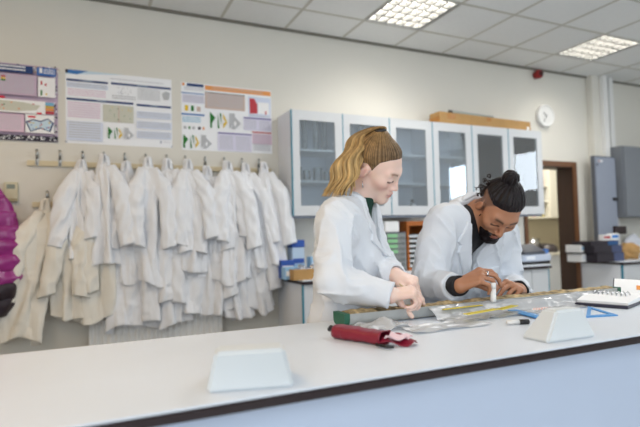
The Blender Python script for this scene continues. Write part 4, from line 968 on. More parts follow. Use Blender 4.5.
for k in range(3):
    j = (k+1) % 3
    for q_ in ((o0[k], o0[j], o1[j], o1[k]), (i0[j], i0[k], i1[k], i1[j]), (o1[k], o1[j], i1[j], i1[k]), (o0[j], o0[k], i0[k], i0[j])): bm.faces.new(q_)
MB().bm(bm).build('triangle_frame', M_bl, t)
p = atZ(507, 323, ZB+.006); q = atZ(529, 322, ZB+.006); an = math.atan2(q[1]-p[1], q[0]-p[0])
t = thing('marker_pen', 'white marker pen with black cap lying on the bench below the man\'s hands', 'pen', (p[0], p[1], ZB+.0075), an); L = np.hypot(*(q-p)[:2])
MB().tube([(0, 0, 0), (L*.55, 0, 0)], .0065, 14).build('barrel', M_plastic, t); MB().tube([(L*.55, 0, 0), (L*.97, 0, 0), (L, 0, 0)], [.0072, .0072, .005], 14).build('cap', M_black, t)
p = atZ(542, 309.5, ZB); 
t = thing('printed_card', 'small pink striped printed card lying beside the blue ruler', 'card', (p[0], p[1], ZB+.003), .7)
MB().box((-.05, -.03, 0), (.05, .03, .001)).build('card_sheet', M_paper, t)
st = MB()
for i in range(7): st.box((-.045, -.026+.008*i, .0011), (.045, -.022+.008*i, .0013))
st.build('stripes', mat('salmon_print', (214, 150, 134), .7), t)
# red pencil case
p = atZ(330, 339.0, ZB); q = atZ(379, 347.0, ZB); an = math.atan2(q[1]-p[1], q[0]-p[0]); L = np.hypot(*(q-p)[:2])
M_case = mat('red_leatherette', (128, 18, 44), .42, .06, 20, .2, 120)
t = thing('pencil_case', 'dark red open pencil case lying on the bench in front of the woman', 'pencil case', (p[0], p[1], ZB+.0006), an)
V = []; n = 40; ths = np.linspace(0, 2*PI, n, endpoint=False)
for i in range(30):
    u = i/29; r = .026*(1 if u > .04 else .8+5*u); k = 1+.05*math.sin(7*u)
    sq = np.sign(np.cos(ths))*np.abs(np.cos(ths))**.7; sz = np.sign(np.sin(ths))*np.abs(np.sin(ths))**.75
    V.append(np.stack([np.full(n, L*u), r*1.0*sq*k+.026, np.maximum(0, .0165+.0165*sz*k)], 1))
V = np.array(V); P = V.reshape(-1, 3); V += (.0018*noise(P, 60, 3)).reshape(30, n, 1); V[..., 2] = np.maximum(V[..., 2], 0)
c0 = V[0].mean(0); c1 = V[-1].mean(0); inn = [c1+(v-c1)*.93 for v in V[::-1][:20]]
m_ = MB(); m_.grid(np.concatenate([[c0+(V[0]-c0)*.02], V, inn, [c1+(inn[-1]-c1)*.02]], 0), wrap=True); m_.build('case_body', M_case, t)
fl = []
for i in range(16):
    u = i/15; fl.append([(L+.060*u+.006*math.sin(4*v_)*u, .002+.05*v_+.03*u, .009+.024*(1-u)*v_*.7+.005*math.sin(6*v_+5*u)) for v_ in np.linspace(0, 1, 12)])
fl = np.array(fl); fb = fl.copy(); fb[..., 2] -= .0025; m_ = MB(); m_.grid(fl); m_.grid(fb[::-1])
for k in (0, -1): m_.grid(np.stack([fl[:, k], fb[:, k]], 1)); m_.grid(np.stack([fl[k], fb[k]], 1))
m_.build('open_flap', M_case, t)
lp = []
for i in range(14):
    u = i/13; lp.append([(L+.008+.042*u, .012+.032*v_+.026*u, .020+.012*(1-u)*v_*.7+.004*math.sin(9*v_+7*u)) for v_ in np.linspace(0, 1, 10)])
lp = np.array(lp); lb = lp.copy(); lb[..., 2] -= .002; m_ = MB(); m_.grid(lp); m_.grid(lb[::-1])
for k in (0, -1): m_.grid(np.stack([lp[:, k], lb[:, k]], 1)); m_.grid(np.stack([lp[k], lb[k]], 1))
m_.build('pale_lining', mat('pale_pink_lining', (226, 200, 208), .6), t)
MB().tube([(.0, .02, .024), (-.012, .018, .026), (-.02, .02, .018)], .006, 8).build('zip_pull', M_black, t)
MB().tube([(L-.004, -.006, .006), (L+.03, -.012, .006), (L+.045, -.002, .006)], .004, 8).build('zip', M_black, t)
# ring binder with open pages
p0, p1, p2, p3 = [A3(*atZ(x, y, ZB)) for x, y in ((575, 305.5), (628, 309.5), (652, 300), (597, 295))]
t = thing('ring_binder', 'open ring binder with white pages and dark cover at the right end of the bench', 'binder', (p0[0], p0[1], ZB+.0006))
def quadbox(name, m, a, b, c, d, z0, z1, par, dome=0.):
    V0 = []; n = 14
    g_ = np.array([[(a*(1-u)+b*u)*(1-v)+(d*(1-u)+c*u)*v for u in np.linspace(0, 1, n)] for v in np.linspace(0, 1, n)])
    tp_ = g_.copy(); vv = np.linspace(0, 1, n)[:, None]; uu = np.linspace(0, 1, n)[None, :]
    tp_[..., 2] = z1+dome*np.sin(PI*vv)*1.0+dome*.6*np.sin(2.2*uu+1)*np.sin(PI*vv); g_[..., 2] = z0
    mb = MB(); mb.grid(tp_, smooth=False); mb.grid(g_[::-1], smooth=False)
    for k in (0, -1): mb.grid(np.stack([tp_[:, k], g_[:, k]], 1), smooth=False); mb.grid(np.stack([tp_[k], g_[k]], 1), smooth=False)
    return mb.build(name, m, par, (p0[0], p0[1], ZB+.0006))
zb_ = ZB+.0006
quadbox('cover', mat('dark_navy_cover', (36, 34, 52), .45), p0, p1, p2, p3, zb_, zb_+.010, t)
q = lambda u, v: (p0*(1-u)+p1*u)*(1-v)+(p3*(1-u)+p2*u)*v
quadbox('pages', M_paper, q(.02, .05), q(.98, .05), q(.98, .96), q(.02, .96), zb_+.0102, zb_+.018, t, .006)
ln = MB(); 
for i in range(9):
    v = .12+.05*i; A_ = q(.15, v); B_ = q(.80, v)
    ln.tube([(A_[0], A_[1], zb_+.0275), (B_[0], B_[1], zb_+.0275)], .0009, 5)
for i in range(8):
    u = .18+.085*i; A_ = q(u, .42); d_ = (q(u, .62)-A_)
    cpt = [A_+d_*s for s in (0, .1, .5, .9, 1)]
    ln_ = MB().tube([(c_[0], c_[1], zb_+h) for c_, h in zip(cpt, (.018, .032, .040, .032, .018))], .0022, 8).build('binder_ring', M_chrome, t, (p0[0], p0[1], zb_))
# raised back cover with a page leaning on the far side
b0 = q(.30, 1.0); b1 = q(1.35, 1.0); dv = A3(*(atZ(640, 286, ZB)-atZ(640, 297, ZB))); dv = dv/np.linalg.norm(dv)
def slab(name, m, a, b, up_, th_, par):
    n_ = np.cross(b-a, up_); n_ = n_/np.linalg.norm(n_)*th_
    return MB().add([a, b, b+up_, a+up_, a+n_, b+n_, b+up_+n_, a+up_+n_], [(0, 1, 2, 3), (7, 6, 5, 4), (0, 4, 5, 1), (1, 5, 6, 2), (2, 6, 7, 3), (3, 7, 4, 0)]).build(name, m, par, (p0[0], p0[1], zb_))
up_ = dv*.16+A3(0, 0, .050); z_ = A3(0, 0, ZB+.004)
a_ = A3(b0[0], b0[1], zb_+.004); b_ = A3(b1[0], b1[1], zb_+.004)
slab('back_cover', mat('dark_navy_cover', (36, 34, 52), .45), a_, b_, up_, .004, t)
e_ = (b_-a_)*.02
slab('loose_page', M_paper, a_+e_+up_*.03+A3(0, 0, .0045), b_-e_+up_*.03+A3(0, 0, .0045), up_*.93, .0012, t)
mk = a_+(b_-a_)*.42+up_*.35+A3(0, 0, .0062)
slab('orange_picture', mat('orange_print', (226, 140, 40), .6), mk, mk+(b_-a_)*.10, up_*.25, .0006, t)
p = atZ(552, 296, ZB); o = None

# ================================================================ people
def unit(v): v = np.asarray(v, float); return v/np.linalg.norm(v)
ZU = A3(0, 0, 1)
def rotv(v, ax, a):
    ax = unit(ax); return v*math.cos(a)+np.cross(ax, v)*math.sin(a)+ax*(ax@v)*(1-math.cos(a))
def hand_caps(wr, d, n, thumb_left, curls, spread=0., sc=1., thumb=None):
    """palm, four jointed fingers and a thumb as tapered capsules; n is the back of the hand"""
    d = unit(d); n = unit(n-(n@d)*d); t = np.cross(d, n)*(-1 if thumb_left else 1)
    off = [.029, .0095, -.0105, -.029]; kn = [.084, .088, .083, .074]
    seg = [(.042, .025, .020), (.046, .029, .021), (.042, .027, .020), (.033, .020, .018)]; rad = [.0088, .0090, .0085, .0076]
    palm = []; fing = []
    for k in range(4):
        kp = wr+sc*(d*kn[k]+t*off[k]); palm.append((wr+sc*(d*.008+t*off[k]*.55), kp, .0145*sc, .0108*sc))
        p = kp; v = rotv(d, n, spread*(-off[k]*14)*(1 if not thumb_left else -1))
        for j in range(3):
            v = rotv(v, np.cross(v, -n) if abs(v@n) < .9 else t, math.radians(curls[k][j])) if j == 0 else rotv(v, axs, math.radians(curls[k][j]))
            if j == 0: axs = np.cross(d, -n)
            q = p+v*seg[k][j]*sc; r0 = rad[k]*sc*(1-.10*j); fing.append((p, q, r0, r0*.90)); p = q
    palm.append((wr+sc*(d*.02+t*.012-n*.006), wr+sc*(d*.05+t*.008-n*.004), .0175*sc, .015*sc))
    b = wr+sc*(d*.018+t*.020-n*.008)
    tg = thumb if thumb is not None else wr+sc*(d*.105+t*.035-n*.035)
    w_ = unit(tg-b); L = (.040*sc, .034*sc, .028*sc); o_ = unit(t-(t@w_)*w_)*.35
    v1 = unit(w_+o_); v2 = unit(w_); v3 = unit(w_-o_*.8)
    p1 = b+v1*L[0]; p2 = p1+v2*L[1]; p3 = p2+v3*L[2]
    palm.append((b, p1, .0150*sc, .0115*sc)); fing += [(p1, p2, .0108*sc, .0098*sc), (p2, p3, .0098*sc, .0080*sc)]
    tips = [fing[3*k+2][1] for k in range(4)]+[p3]
    return palm, fing, tips
def hand_sdf(P, H):
    palm, fing, tips = H; d = None
    for a, b, r0, r1 in palm:
        c = cap(P, a, b, r0, r1); d = c if d is None else smin(d, c, .014)
    chains = [fing[0:3], fing[3:6], fing[6:9], fing[9:12], fing[12:14]]
    f = None
    for ch in chains:
        e = None
        for a, b, r0, r1 in ch:
            c = cap(P, a, b, r0, r1); e = c if e is None else smin(e, c, .004)
        f = e if f is None else smin(f, e, .0015)
    return smin(d, f, .007)
class Head:
    def __init__(s, c, fwd, up, sc, female, roll=0.):
        s.c = np.asarray(c, float); f = unit(fwd); u = unit(up-(up@f)*f); r = np.cross(f, u); u = math.cos(roll)*u+math.sin(roll)*r; r = np.cross(f, u); s.M = np.stack([r, f, u], 1); s.sc = sc; s.fem = female
    def loc(s, P): return ((P-s.c)@s.M)/s.sc
    def w(s, x, y, z): return s.c+s.M@(A3(x, y, z)*s.sc)
    def sdf(s, P):
        q = s.loc(P); m = q.copy(); m[:, 0] = np.abs(m[:, 0]); fm = s.fem
        d = ell(m, (0, -.014, .034), (.0735, .094, .083))
        d = smin(d, ell(m, (0, .032, -.022), (.056 if fm else .060, .058, .080)), .03)
        jw = .040 if fm else .049
        d = smin(d, cap(m, (jw, .004, -.058), (.010, .070, -.098 if fm else -.102), .019, .016), .025)
        d = smin(d, cap(m, (0, .078 if fm else .072, -.094), (.008, .078 if fm else .072, -.095), .0175 if fm else .020), .02)
        d = smin(d, ell(m, (.040, .056, -.020), (.020, .024, .020) if fm else (.026, .028, .024)), .024)
        d = smin(d, cap(m, (0, .080, .022), (.036, .068, .022), .015 if fm else .018), .016)
        d = smin(d, ell(m, (0, .074, -.060), (.025 if fm else .030, .022, .024)), .018)              # muzzle
        e = np.linalg.norm(m-A3(.031, .094, .0), axis=1)-.0135
        d = smax(d, -e, .012)                                                          # eye socket
        d = smin(d, ell(m, (.031, .0745, -.001), (.0155, .0125, .0120)), .004)        # lid over the eyeball
        nf = -.006 if fm else 0.
        nb = cap(m, (0, .086, .010), (0, .107+nf, -.026), .0070, .0088)
        nb = smin(nb, ell(m, (0, .109+nf, -.032), (.0100, .0100, .0082)), .008)
        nb = smin(nb, ell(m, (.0105, .100+nf, -.036), (.0072, .0095, .0066)), .006)
        d = smin(d, nb, .009)
        d = smax(d, -cap(m, (.0055, .108+nf, -.043), (.0062, .100+nf, -.0415), .0026), .002)  # nostril
        lp = smin(ell(m, (0, .0945, -.0605), (.021, .0068, .0050)), ell(m, (0, .0935, -.0705), (.018, .0072, .0058)), .0015)
        d = smin(d, lp, .005)
        d = smax(d, -cap(m, (0, .1025, -.0655), (.019, .091, -.0650), .0012), .003)     # mouth line
        E = m-A3(.0755 if fm else .079, -.013 if fm else -.007, -.013)
        E2 = np.stack([E[:, 0]-.25*np.maximum(-E[:, 1], 0), E[:, 1]+.25*E[:, 2]*-1, E[:, 2]], 1)
        er = ell(E2, (-.001, 0, 0), (.0100, .0160, .0275)); er = smax(er, -ell(E2, (.009, .003, .004), (.006, .0095, .018)), .004)
        return np.minimum(smin(d, er, .006), 9)*s.sc
    def region(s, P, poly):
        q = s.loc(P); return poly2(q[:, 1], q[:, 2], poly)*s.sc
def skin_cols(head, skin, lip, brow, lash, stubble=None, blush=None):
    def fn(V):
        q = head.loc(V); x = np.abs(q[:, 0]); y = q[:, 1]; z = q[:, 2]
        c = np.tile(A3(*lin(skin)), (len(V), 1))
        def mix(msk, colr): m_ = np.clip(msk, 0, 1)[:, None]; return c*(1-m_)+A3(*lin(colr))*m_
        if blush: c = mix(.55*np.exp(-(((x-.045)/.022)**2+((y-.07)/.03)**2+((z+.03)/.022)**2)), blush); c = mix(.6*np.exp(-(((x-.078)/.012)**2+((y+.008)/.02)**2+((z+.01)/.03)**2)), blush)
        if stubble:
            reg = poly2(y, z, [(.05, .075), (.03, .13), (-.2, .13), (-.2, -.06), (-.05, -.06), (-.012, .02), (-.002, -.02), (.020, -.02), (.022, .02), (.045, .056)]); c = mix(np.clip(-reg/.010, 0, .62)*(np.hypot(x-.079, 0) < .2)*(1-((x > .076) & (np.abs(y+.006) < .022) & (np.abs(z+.008) < .034))), stubble)
        lm = np.exp(-((x/.020)**4+((z+.0655)/.0105)**4))*(y > .080); c = mix(.85*lm, lip)
        bz = .0235+.005*np.sin(np.clip((x-.012)/.04, 0, 1)*PI*.75)
        bm_ = ((x > .013) & (x < .050) & (y > .045))*np.exp(-((z-bz)/(.0046 if not stubble else .0054))**2)*np.clip((.052-x)/.010, 0, 1); c = mix(.85*bm_, brow)
        em = ((np.abs(x-.031) < .0175) & (y > .055))*np.exp(-((z+.0072-.10*np.abs(x-.031))/.0034)**2); c = mix(1.0*em, lash)
        return c
    return fn
def frame(sR, sL, N, hip):
    L = unit((sL-sR)*A3(1, 1, 0)); F = np.cross(L, ZU)       # left, forward
    F = np.cross(ZU, L)*-1 if False else A3(L[1], -L[0], 0); return L, F
DIAG = np.array([[1, 0, .5], [0, 1, 0], [.55, 0, .45]])
class Torso:
    def __init__(s, sR, sL, N, hip, wid, chest, belly, female):
        s.sR, s.sL, s.N, s.hip = map(lambda a: np.asarray(a, float), (sR, sL, N, hip)); s.L, s.F = frame(s.sR, s.sL, s.N, s.hip); s.w = wid; s.ch = chest; s.be = belly; s.fem = female
        s.C = .5*(s.sR+s.sL); s.axis = unit(s.N-s.hip)
        s.Fa = unit(s.F-(s.F@s.axis)*s.axis)
    def loc(s, P):                                            # x left, y forward, z along the spine, origin at neck base
        Q = P-s.N; return np.stack([Q@s.L, Q@s.Fa, Q@s.axis], 1)
    def at(s, x, y, z): return s.N+s.L*x+s.Fa*y+s.axis*z
    def sdf(s, P, skirt=False):
        q = P; d = None; hl = np.linalg.norm(s.N-s.hip)
        for k in (-1, 1):
            a = s.at(k*(s.w*.42), -.005, -.13); b = s.at(k*s.w*.33, 0, -.30); c = s.hip+s.L*k*s.w*.40
            e = smin(cap(q, a, b, s.ch, s.be), cap(q, b, c, s.be, s.ch*1.02), .05)
            if skirt: e = smin(e, cap(q, c, c+A3(0, 0, -.36)+s.L*k*.03, s.ch*1.02, s.ch*1.20), .05)
            if s.fem: e = smin(e, np.linalg.norm(q-s.at(k*.068, .050, -.175), axis=1)-.062, .04)
            d = e if d is None else smin(d, e, .07)
        y_ = cap(q, s.sR*.8+s.C*.2, s.sL*.8+s.C*.2, .052); d = smin(d, y_, .06)
        d = smin(d, smin(cap(q, s.at(0, -.012, .012), s.sR*.62+s.C*.38+ZU*.012, .048, .044), cap(q, s.at(0, -.012, .012), s.sL*.62+s.C*.38+ZU*.012, .048, .044), .03), .05)
        return d
def limb(P, pts, rs, k=.03):
    d = None
    for i in range(len(pts)-1):
        c = cap(P, pts[i], pts[i+1], rs[i], rs[i+1]); d = c if d is None else smin(d, c, k)
    return d
def person(cfg):
    T = cfg['torso']; Hd = cfg['head']; base = cfg['base']; t = thing('person', cfg['label'], 'person', base)
    arms = cfg['arms']; hands = cfg['hands']
    def neck(P): return cap(P, T.at(0, -.005, -.05), Hd.w(0, -.022, -.05), cfg['nr']*1.06, cfg['nr'])
    def neckfull(P): return smin(neck(P), cap(P, T.at(0, -.02, -.02), Hd.w(0, -.048, -.03), cfg['nr']*.9, cfg['nr']*.72), .03)
    def body(P):
        d = T.sdf(P)
        for (s_, e_, w_) in arms: d = smin(d, limb(P, (s_, e_, w_), (.046, .038, .026)), .02)
        d = smin(d, neckfull(P), .03)
        d = smin(d, Hd.sdf(P), .022)
        for H in hands: d = smin(d, hand_sdf(P, H), .012)
        return d
    allp = np.array([p for a in arms for p in a]+[T.hip-A3(.1, .1, .02), T.hip+.1, Hd.c+.17, Hd.c-.17]+[x for H in hands for x in H[2]])
    lo = allp.min(0)-.07; hi = allp.max(0)+.07
    sdf_part('body', body, lo, hi, .003, cfg['skin'], t, base, cfg['cols'], smooth=1)
    # ---- lab coat
    xo = cfg['ax']*.8; apex = cfg['apex']; tw = cfg['vw']; hem = cfg['hem']; sd = cfg['seed']
    def coat0(P):
        d = T.sdf(P, True)-.014
        q = T.loc(P)
        for k, (s_, e_, w_) in enumerate(arms):
            v = unit(w_-e_); we = w_-v*cfg['cuff'][k]
            a_ = limb(P, (s_, e_, we), (.064*cfg['sl'], .054*cfg['sl'], .043*cfg['sl']), .025)
            a_ = np.maximum(a_, (P-we)@v)                         # flat cuff end
            a_ = smax(a_, -np.maximum(cap(P, we-v*.03, we+v*.05, .037*cfg['sl']), -((P-we)@v)-.025), .003)
            d = smin(d, a_, .035)
        # cloth folds: broad swags and a few sharp ridges, denser at the elbows
        st = cfg['stretch']
        n1 = noise(P*st, 7, sd); wv = P+.035*n1[:, None]*A3(1, 1, .3); n2 = (1-np.abs(noise(wv*A3(1, 1, .38), 13, sd+2)))**4; n3 = noise(P*st, 22, sd+5)
        eb = np.zeros(len(P))
        for (s_, e_, w_) in arms: eb = np.maximum(eb, np.exp(-(np.linalg.norm(P-e_, axis=1)/.12)**2)); eb = np.maximum(eb, .6*np.exp(-(np.linalg.norm(P-s_*.85-e_*.15+A3(0, 0, .04), axis=1)/.09)**2))
        ridge = 1-np.abs(noise(P*A3(1, 1, 1.6), 13, sd+9))
        n4 = (1-np.abs(noise(wv@DIAG, 15, sd+12)))**5
        d = d-.0040*n1-.0085*n2-.0014*n3-.0080*n4-.0120*eb*(ridge**3)
        d = d-.0055*np.clip(q[:, 0]*300, -1, 1)*(q[:, 1] > 0)*(q[:, 2] < apex)*np.exp(-(q[:, 0]/.05)**2)
        return d
    def vcut(P):
        q = T.loc(P); x = q[:, 0]; z = q[:, 2]
        pv = poly2(x, z, [(cfg['ax'], apex), (xo+tw, .02), (xo+tw*.9, .14), (xo-tw*.9, .14), (xo-tw, .02)])
        front = np.maximum(pv, -(q[:, 1]-.0))
        nk = cap(P, T.at(0, -.006, -.035), Hd.w(0, -.025, -.05), cfg['nr']+.012)
        return np.minimum(front, nk)
    def coat(P):
        d = smax(coat0(P), -vcut(P), .004)
        inner = T.sdf(P, True)-.004
        return np.maximum(d, hem-P[:, 2])
    clo = np.minimum(lo, T.hip-A3(.28, .22, 0)); chi = np.maximum(hi, T.hip+A3(.28, .22, 0)); clo[2] = hem-.02; chi[2] = max(T.sR[2], T.sL[2], T.N[2])+.12
    ct = sdf_part('lab_coat', coat, clo, chi, .0048, M_coatw, t, base, smooth=1)
    # collar and lapels: flaps that follow the coat
    def flap(polys, th=.007):
        def fn(P):
            q = T.loc(P); x = q[:, 0]; z = q[:, 2]; r = None
            for pl in polys: p_ = poly2(x, z, pl); r = p_ if r is None else np.minimum(r, p_)
            sh = np.maximum(coat0(P)-th, -(coat0(P)-th+.011))
            return smax(np.maximum(sh, -q[:, 1]-.005), np.maximum(r, -vcut(P)+.001), .003)
        return fn
    cl = T.N-.24; ch = T.N+.24
    for k in (-1, 1):
        ax = cfg['ax']
        pl = [(ax+k*.004, apex+.004), (xo+k*tw*.95, .02), (xo+k*(tw+.020), .03), (xo+k*(tw+.052), -.045), (xo+k*(tw+.030), -.062), (xo+k*(tw+.045), -.085)]
        sdf_part('lapel', flap([pl]), cl, ch, .0034, M_coatw, ct, (0, 0, 0), smooth=1).data.transform(Matrix.Translation(-Vector(base)))
    def collar(P):
        q = T.loc(P); nk = cap(P, T.at(0, -.006, -.06), Hd.w(0, -.025, -.05), cfg['nr']+.014)
        d = np.maximum(np.abs(nk-.006)-.0045, np.maximum(q[:, 2]-(cfg.get('ch', .045)-.22*np.maximum(q[:, 1]+.02, 0)), -q[:, 2]-.06))
        fl_ = np.maximum(np.maximum(coat0(P)-.010, -(coat0(P)+.002)), np.maximum(nk-.045, -q[:, 2]-.09))
        return smax(smin(d, np.maximum(fl_, -(nk-.004)), .012), -np.maximum(poly2(q[:, 0], q[:, 2], [(cfg['ax'], apex), (xo+tw*1.0, .0), (xo+tw*.95, .2), (xo-tw*.95, .2), (xo-tw*1.0, .0)]), -(q[:, 1]+.005)), .003)
    sdf_part('collar', collar, T.N-.16, T.N+.16, .0034, M_coatw, ct, base, smooth=1)
    # buttons, breast pocket
    def on_coat(x, z, out=0.):
        lo_, hi_ = -.05, .4
        for _ in range(30):
            m_ = .5*(lo_+hi_)
            if coat0(T.at(x, m_, z)[None])[0] < 0: lo_ = m_
            else: hi_ = m_
        return T.at(x, lo_+out, z)
    for z in cfg['buttons']:
        p = on_coat(cfg['ax']+.012, z); MB().disc(p-T.Fa*.002, T.Fa, .0065, .005, 14).build('button', M_btn, ct, base)
    if cfg.get('pocket'):
        x0, x1, z0, z1 = cfg['pocket']
        sdf_part('pocket', flap([[(x0, z1), (x1, z1), (x1, z0+.012), ((x0+x1)/2, z0), (x0, z0+.012)]], .0045), cl-.1, ch, .0042, M_coatw, ct, base, smooth=1)
    # ---- shirt under the coat
    def shirt(P):
        q = T.loc(P); d = T.sdf(P)-.006
        d = smin(d, np.maximum(neck(P)-.006, q[:, 2]-cfg['shirt_neck'][0]), .01)
        d = np.maximum(d, -np.maximum(poly2(q[:, 0], q[:, 2], cfg['shirt_neck'][1]), -q[:, 1])) if cfg['shirt_neck'][1] else d
        d = np.maximum(d, -(q[:, 2]+.36))
        for k, (s_, e_, w_) in enumerate(arms):
            if cfg['shirt_cuff'][k] is None: continue
            v = unit(w_-e_); we = w_-v*cfg['shirt_cuff'][k]
            a_ = np.maximum(cap(P, e_*.6+w_*.4, we, .036, .036), (P-we)@v); d = np.minimum(d, a_-.003*noise(P, 40, 3))
        return d
    slo = np.minimum(T.N-.30, lo); shi = np.maximum(T.N+.30, hi); shi[2] = T.N[2]+.12
    slo[2] = min(T.N[2]-.42, min(a[2][2] for a in arms)-.06)
    sdf_part('shirt', shirt, slo, shi, .0042, cfg['shirt'], t, base, smooth=1)
    # ---- trousers and shoes (behind the bench)
    for k in (-1, 1):
        hp = T.hip+T.L*k*.085+A3(0, 0, .0); ft = A3(hp[0], hp[1], .07)+T.L*k*.02; kn = .5*(hp+ft)+T.F*.02
        MB().tube([hp+A3(0, 0, .05), hp-A3(0, 0, .12), kn, .5*(kn+ft)-T.F*.015, ft], [.082, .084, .058, .054, .044], 20).build('trouser_leg', M_trou, t, base)
        m_ = MB(); P0 = ft-T.F*.05; V = []
        for i in range(12):
            u = i/11; c_ = P0+T.F*(.25*u); wv = .036*(1-.5*max(0, u-.75)*4*.6); hv = .052*(1-.55*u)*(1 if u < .95 else .7); a_ = np.linspace(0, 2*PI, 20, endpoint=False)
            V.append([(c_+T.L*wv*np.sign(math.cos(q))*abs(math.cos(q))**.7)[:2].tolist()+[max(.0, hv+hv*math.sin(q))] for q in a_])
        V = np.array(V); c0 = V[0].mean(0); c1 = V[-1].mean(0)
        m_.grid(np.concatenate([[c0+(V[0]-c0)*.02], V, [c1+(V[-1]-c1)*.02]], 0), wrap=True); m_.build('shoe', M_black, t, base)
    return t, body
M_coatw = mat('worn_white_cotton', (220, 224, 230), .85, .015, 5, .12, 240)
M_btn = mat('white_button', (214, 214, 216), .35)
M_trou = mat('dark_trousers', (44, 48, 62), .8, .1, 20)
def hairmat(name, stretch, bump=.6, rough=.42): return mat(name, (255, 255, 255), rough, .35, 70, bump, 160, attr=True, stretch=stretch, spec=.22)

# ---------------------------------------------------------------- the woman
wrW = A3(*atY(389, 295.5, 1.335)); elW = A3(*atY(331.5, 280, 1.44)); shW = A3(*atY(337, 221, 1.50))
shWF = A3(*atY(362, 221, 1.76)); elWF = A3(*atY(379, 270, 1.67)); wrWF = A3(*atY(395, 275, 1.47))
TW = Torso(shW, shWF, A3(*atY(354.5, 211, 1.62)), A3(.865, 1.685, .86), .195, .084, .076, True)
a_, p_ = math.radians(47), math.radians(36.5)
fw = A3(math.cos(a_)*math.cos(p_), -math.sin(a_)*math.cos(p_), -math.sin(p_)); upv = A3(math.cos(a_)*math.sin(p_), -math.sin(a_)*math.sin(p_), math.cos(p_))
HW = Head(A3(*atY(377, 167.2, 1.557)), fw, upv, .955, True, math.radians(21))
dW = CR*1.0+ZU*.16+CF*.1; nW = -CF*.25+ZU*.95
tipW = A3(*atY(408, 314, 1.335))
HR = hand_caps(wrW, dW, nW, True, [(42, 24, 12), (58, 52, 30), (68, 64, 40), (74, 70, 45)], .15, .90, A3(*atY(408, 312, 1.32)))
dF = CR*.62-ZU*.22-CF*.45; nF = ZU*.9-CF*.35
HL = hand_caps(wrWF, dF, nF, False, [(44, 48, 32), (54, 56, 36), (60, 60, 38), (64, 60, 38)], .1, .88, A3(*atY(413, 291, 1.37)))
wom, _ = person(dict(torso=TW, head=HW, base=(.86, 1.68, 0), label='woman with a golden brown ponytail in a white lab coat bending over the core', nr=.047,
    arms=[(shW, elW, wrW), (shWF, elWF, wrWF)], hands=[HR, HL], skin=mat('fair_skin', (255, 255, 255), .5, .03, 30, attr=True, sss=.25), cols=skin_cols(HW, (236, 203, 188), (196, 122, 118), (112, 76, 54), (58, 36, 32), None, (232, 170, 156)),
    apex=-.150, ax=-.012, vw=.062, hem=.50, seed=3, cuff=[.0, .0], sl=.88, stretch=A3(1, 1, .55), buttons=[-.17, -.27, -.37], pocket=(.045, .13, -.24, -.14), shirt=mat('dark_green_knit', (20, 62, 50), .85, .1, 40, .2, 200), shirt_neck=(.055, None), shirt_cuff=[None, None]))
# hair pulled back to a tie on the crown
HTIE = A3(0, -.042, .113)
HPOLY = [(.090, .084), (.10, .16), (-.2, .2), (-.2, -.115), (-.046, -.108), (-.046, -.03), (-.036, .012), (-.014, .022), (.004, .012), (.010, -.014), (.016, -.008), (.018, .022), (.026, .048), (.048, .068), (.070, .080)]
def hairW(P):
    q = HW.loc(P); d = ell(q, (0, -.013, .036), (.0790, .0975, .0870))
    d = smin(d, ell(q, (0, -.046, -.032), (.060, .054, .066)), .03); d = smin(d, ell(q, HTIE+A3(0, -.002, .004), (.022, .024, .020)), .035)
    v = q-HTIE; ax = unit(A3(0, -.45, .9)); e1 = A3(1, 0, 0); e2 = np.cross(ax, e1); ph = np.arctan2(v@e2, v@e1)
    r = np.linalg.norm(v, axis=1)
    reg = HW.region(P, HPOLY); tp_ = np.clip(1+reg/.022, 0, 1)
    d = d-(.0012*np.sin(ph*34+2*np.sin(ph*5))+.0010*np.sin(ph*61+1.3))*(1-tp_)+.0045*tp_
    return smax(d*HW.sc, reg, .004)
def hairWc(V):
    q = HW.loc(V); k = np.clip((q[:, 1]+.03)/.10, 0, 1)[:, None]
    v = q-HTIE; ph = np.arctan2(v@np.cross(unit(A3(0, -.45, .9)), A3(1, 0, 0)), v[:, 0]); s_ = (.5+.5*np.sin(ph*47+3*np.sin(ph*7)))[:, None]
    c = A3(*lin((142, 112, 74)))*(1-k)+A3(*lin((112, 90, 68)))*k
    return c*(.55+.75*s_)
hw = sdf_part('hair', hairW, HW.c-.17, HW.c+.17, .0028, hairmat('brown_hair', (1, 1, 1)), wom, (.86, 1.68, 0), hairWc, smooth=1)
tie = HW.w(*HTIE)
pt = [tie, tie+HW.M@A3(0, -.016, .022), atY(364, 134, 1.555), atY(355, 146, 1.55), atY(348, 162, 1.54), atY(343, 178, 1.54), atY(337, 193, 1.54)]
pt = np.array(pt)
def spline(pts, n):
    t_ = np.linspace(0, len(pts)-1, n); i = np.clip(t_.astype(int), 0, len(pts)-2); f = (t_-i)[:, None]
    p0 = pts[np.maximum(i-1, 0)]; p1 = pts[i]; p2 = pts[i+1]; p3 = pts[np.minimum(i+2, len(pts)-1)]
    return .5*(2*p1+(p2-p0)*f+(2*p0-5*p1+4*p2-p3)*f*f+(3*p1-p0-3*p2+p3)*f**3)
rh = random.Random(11); pm = MB(); pc = []
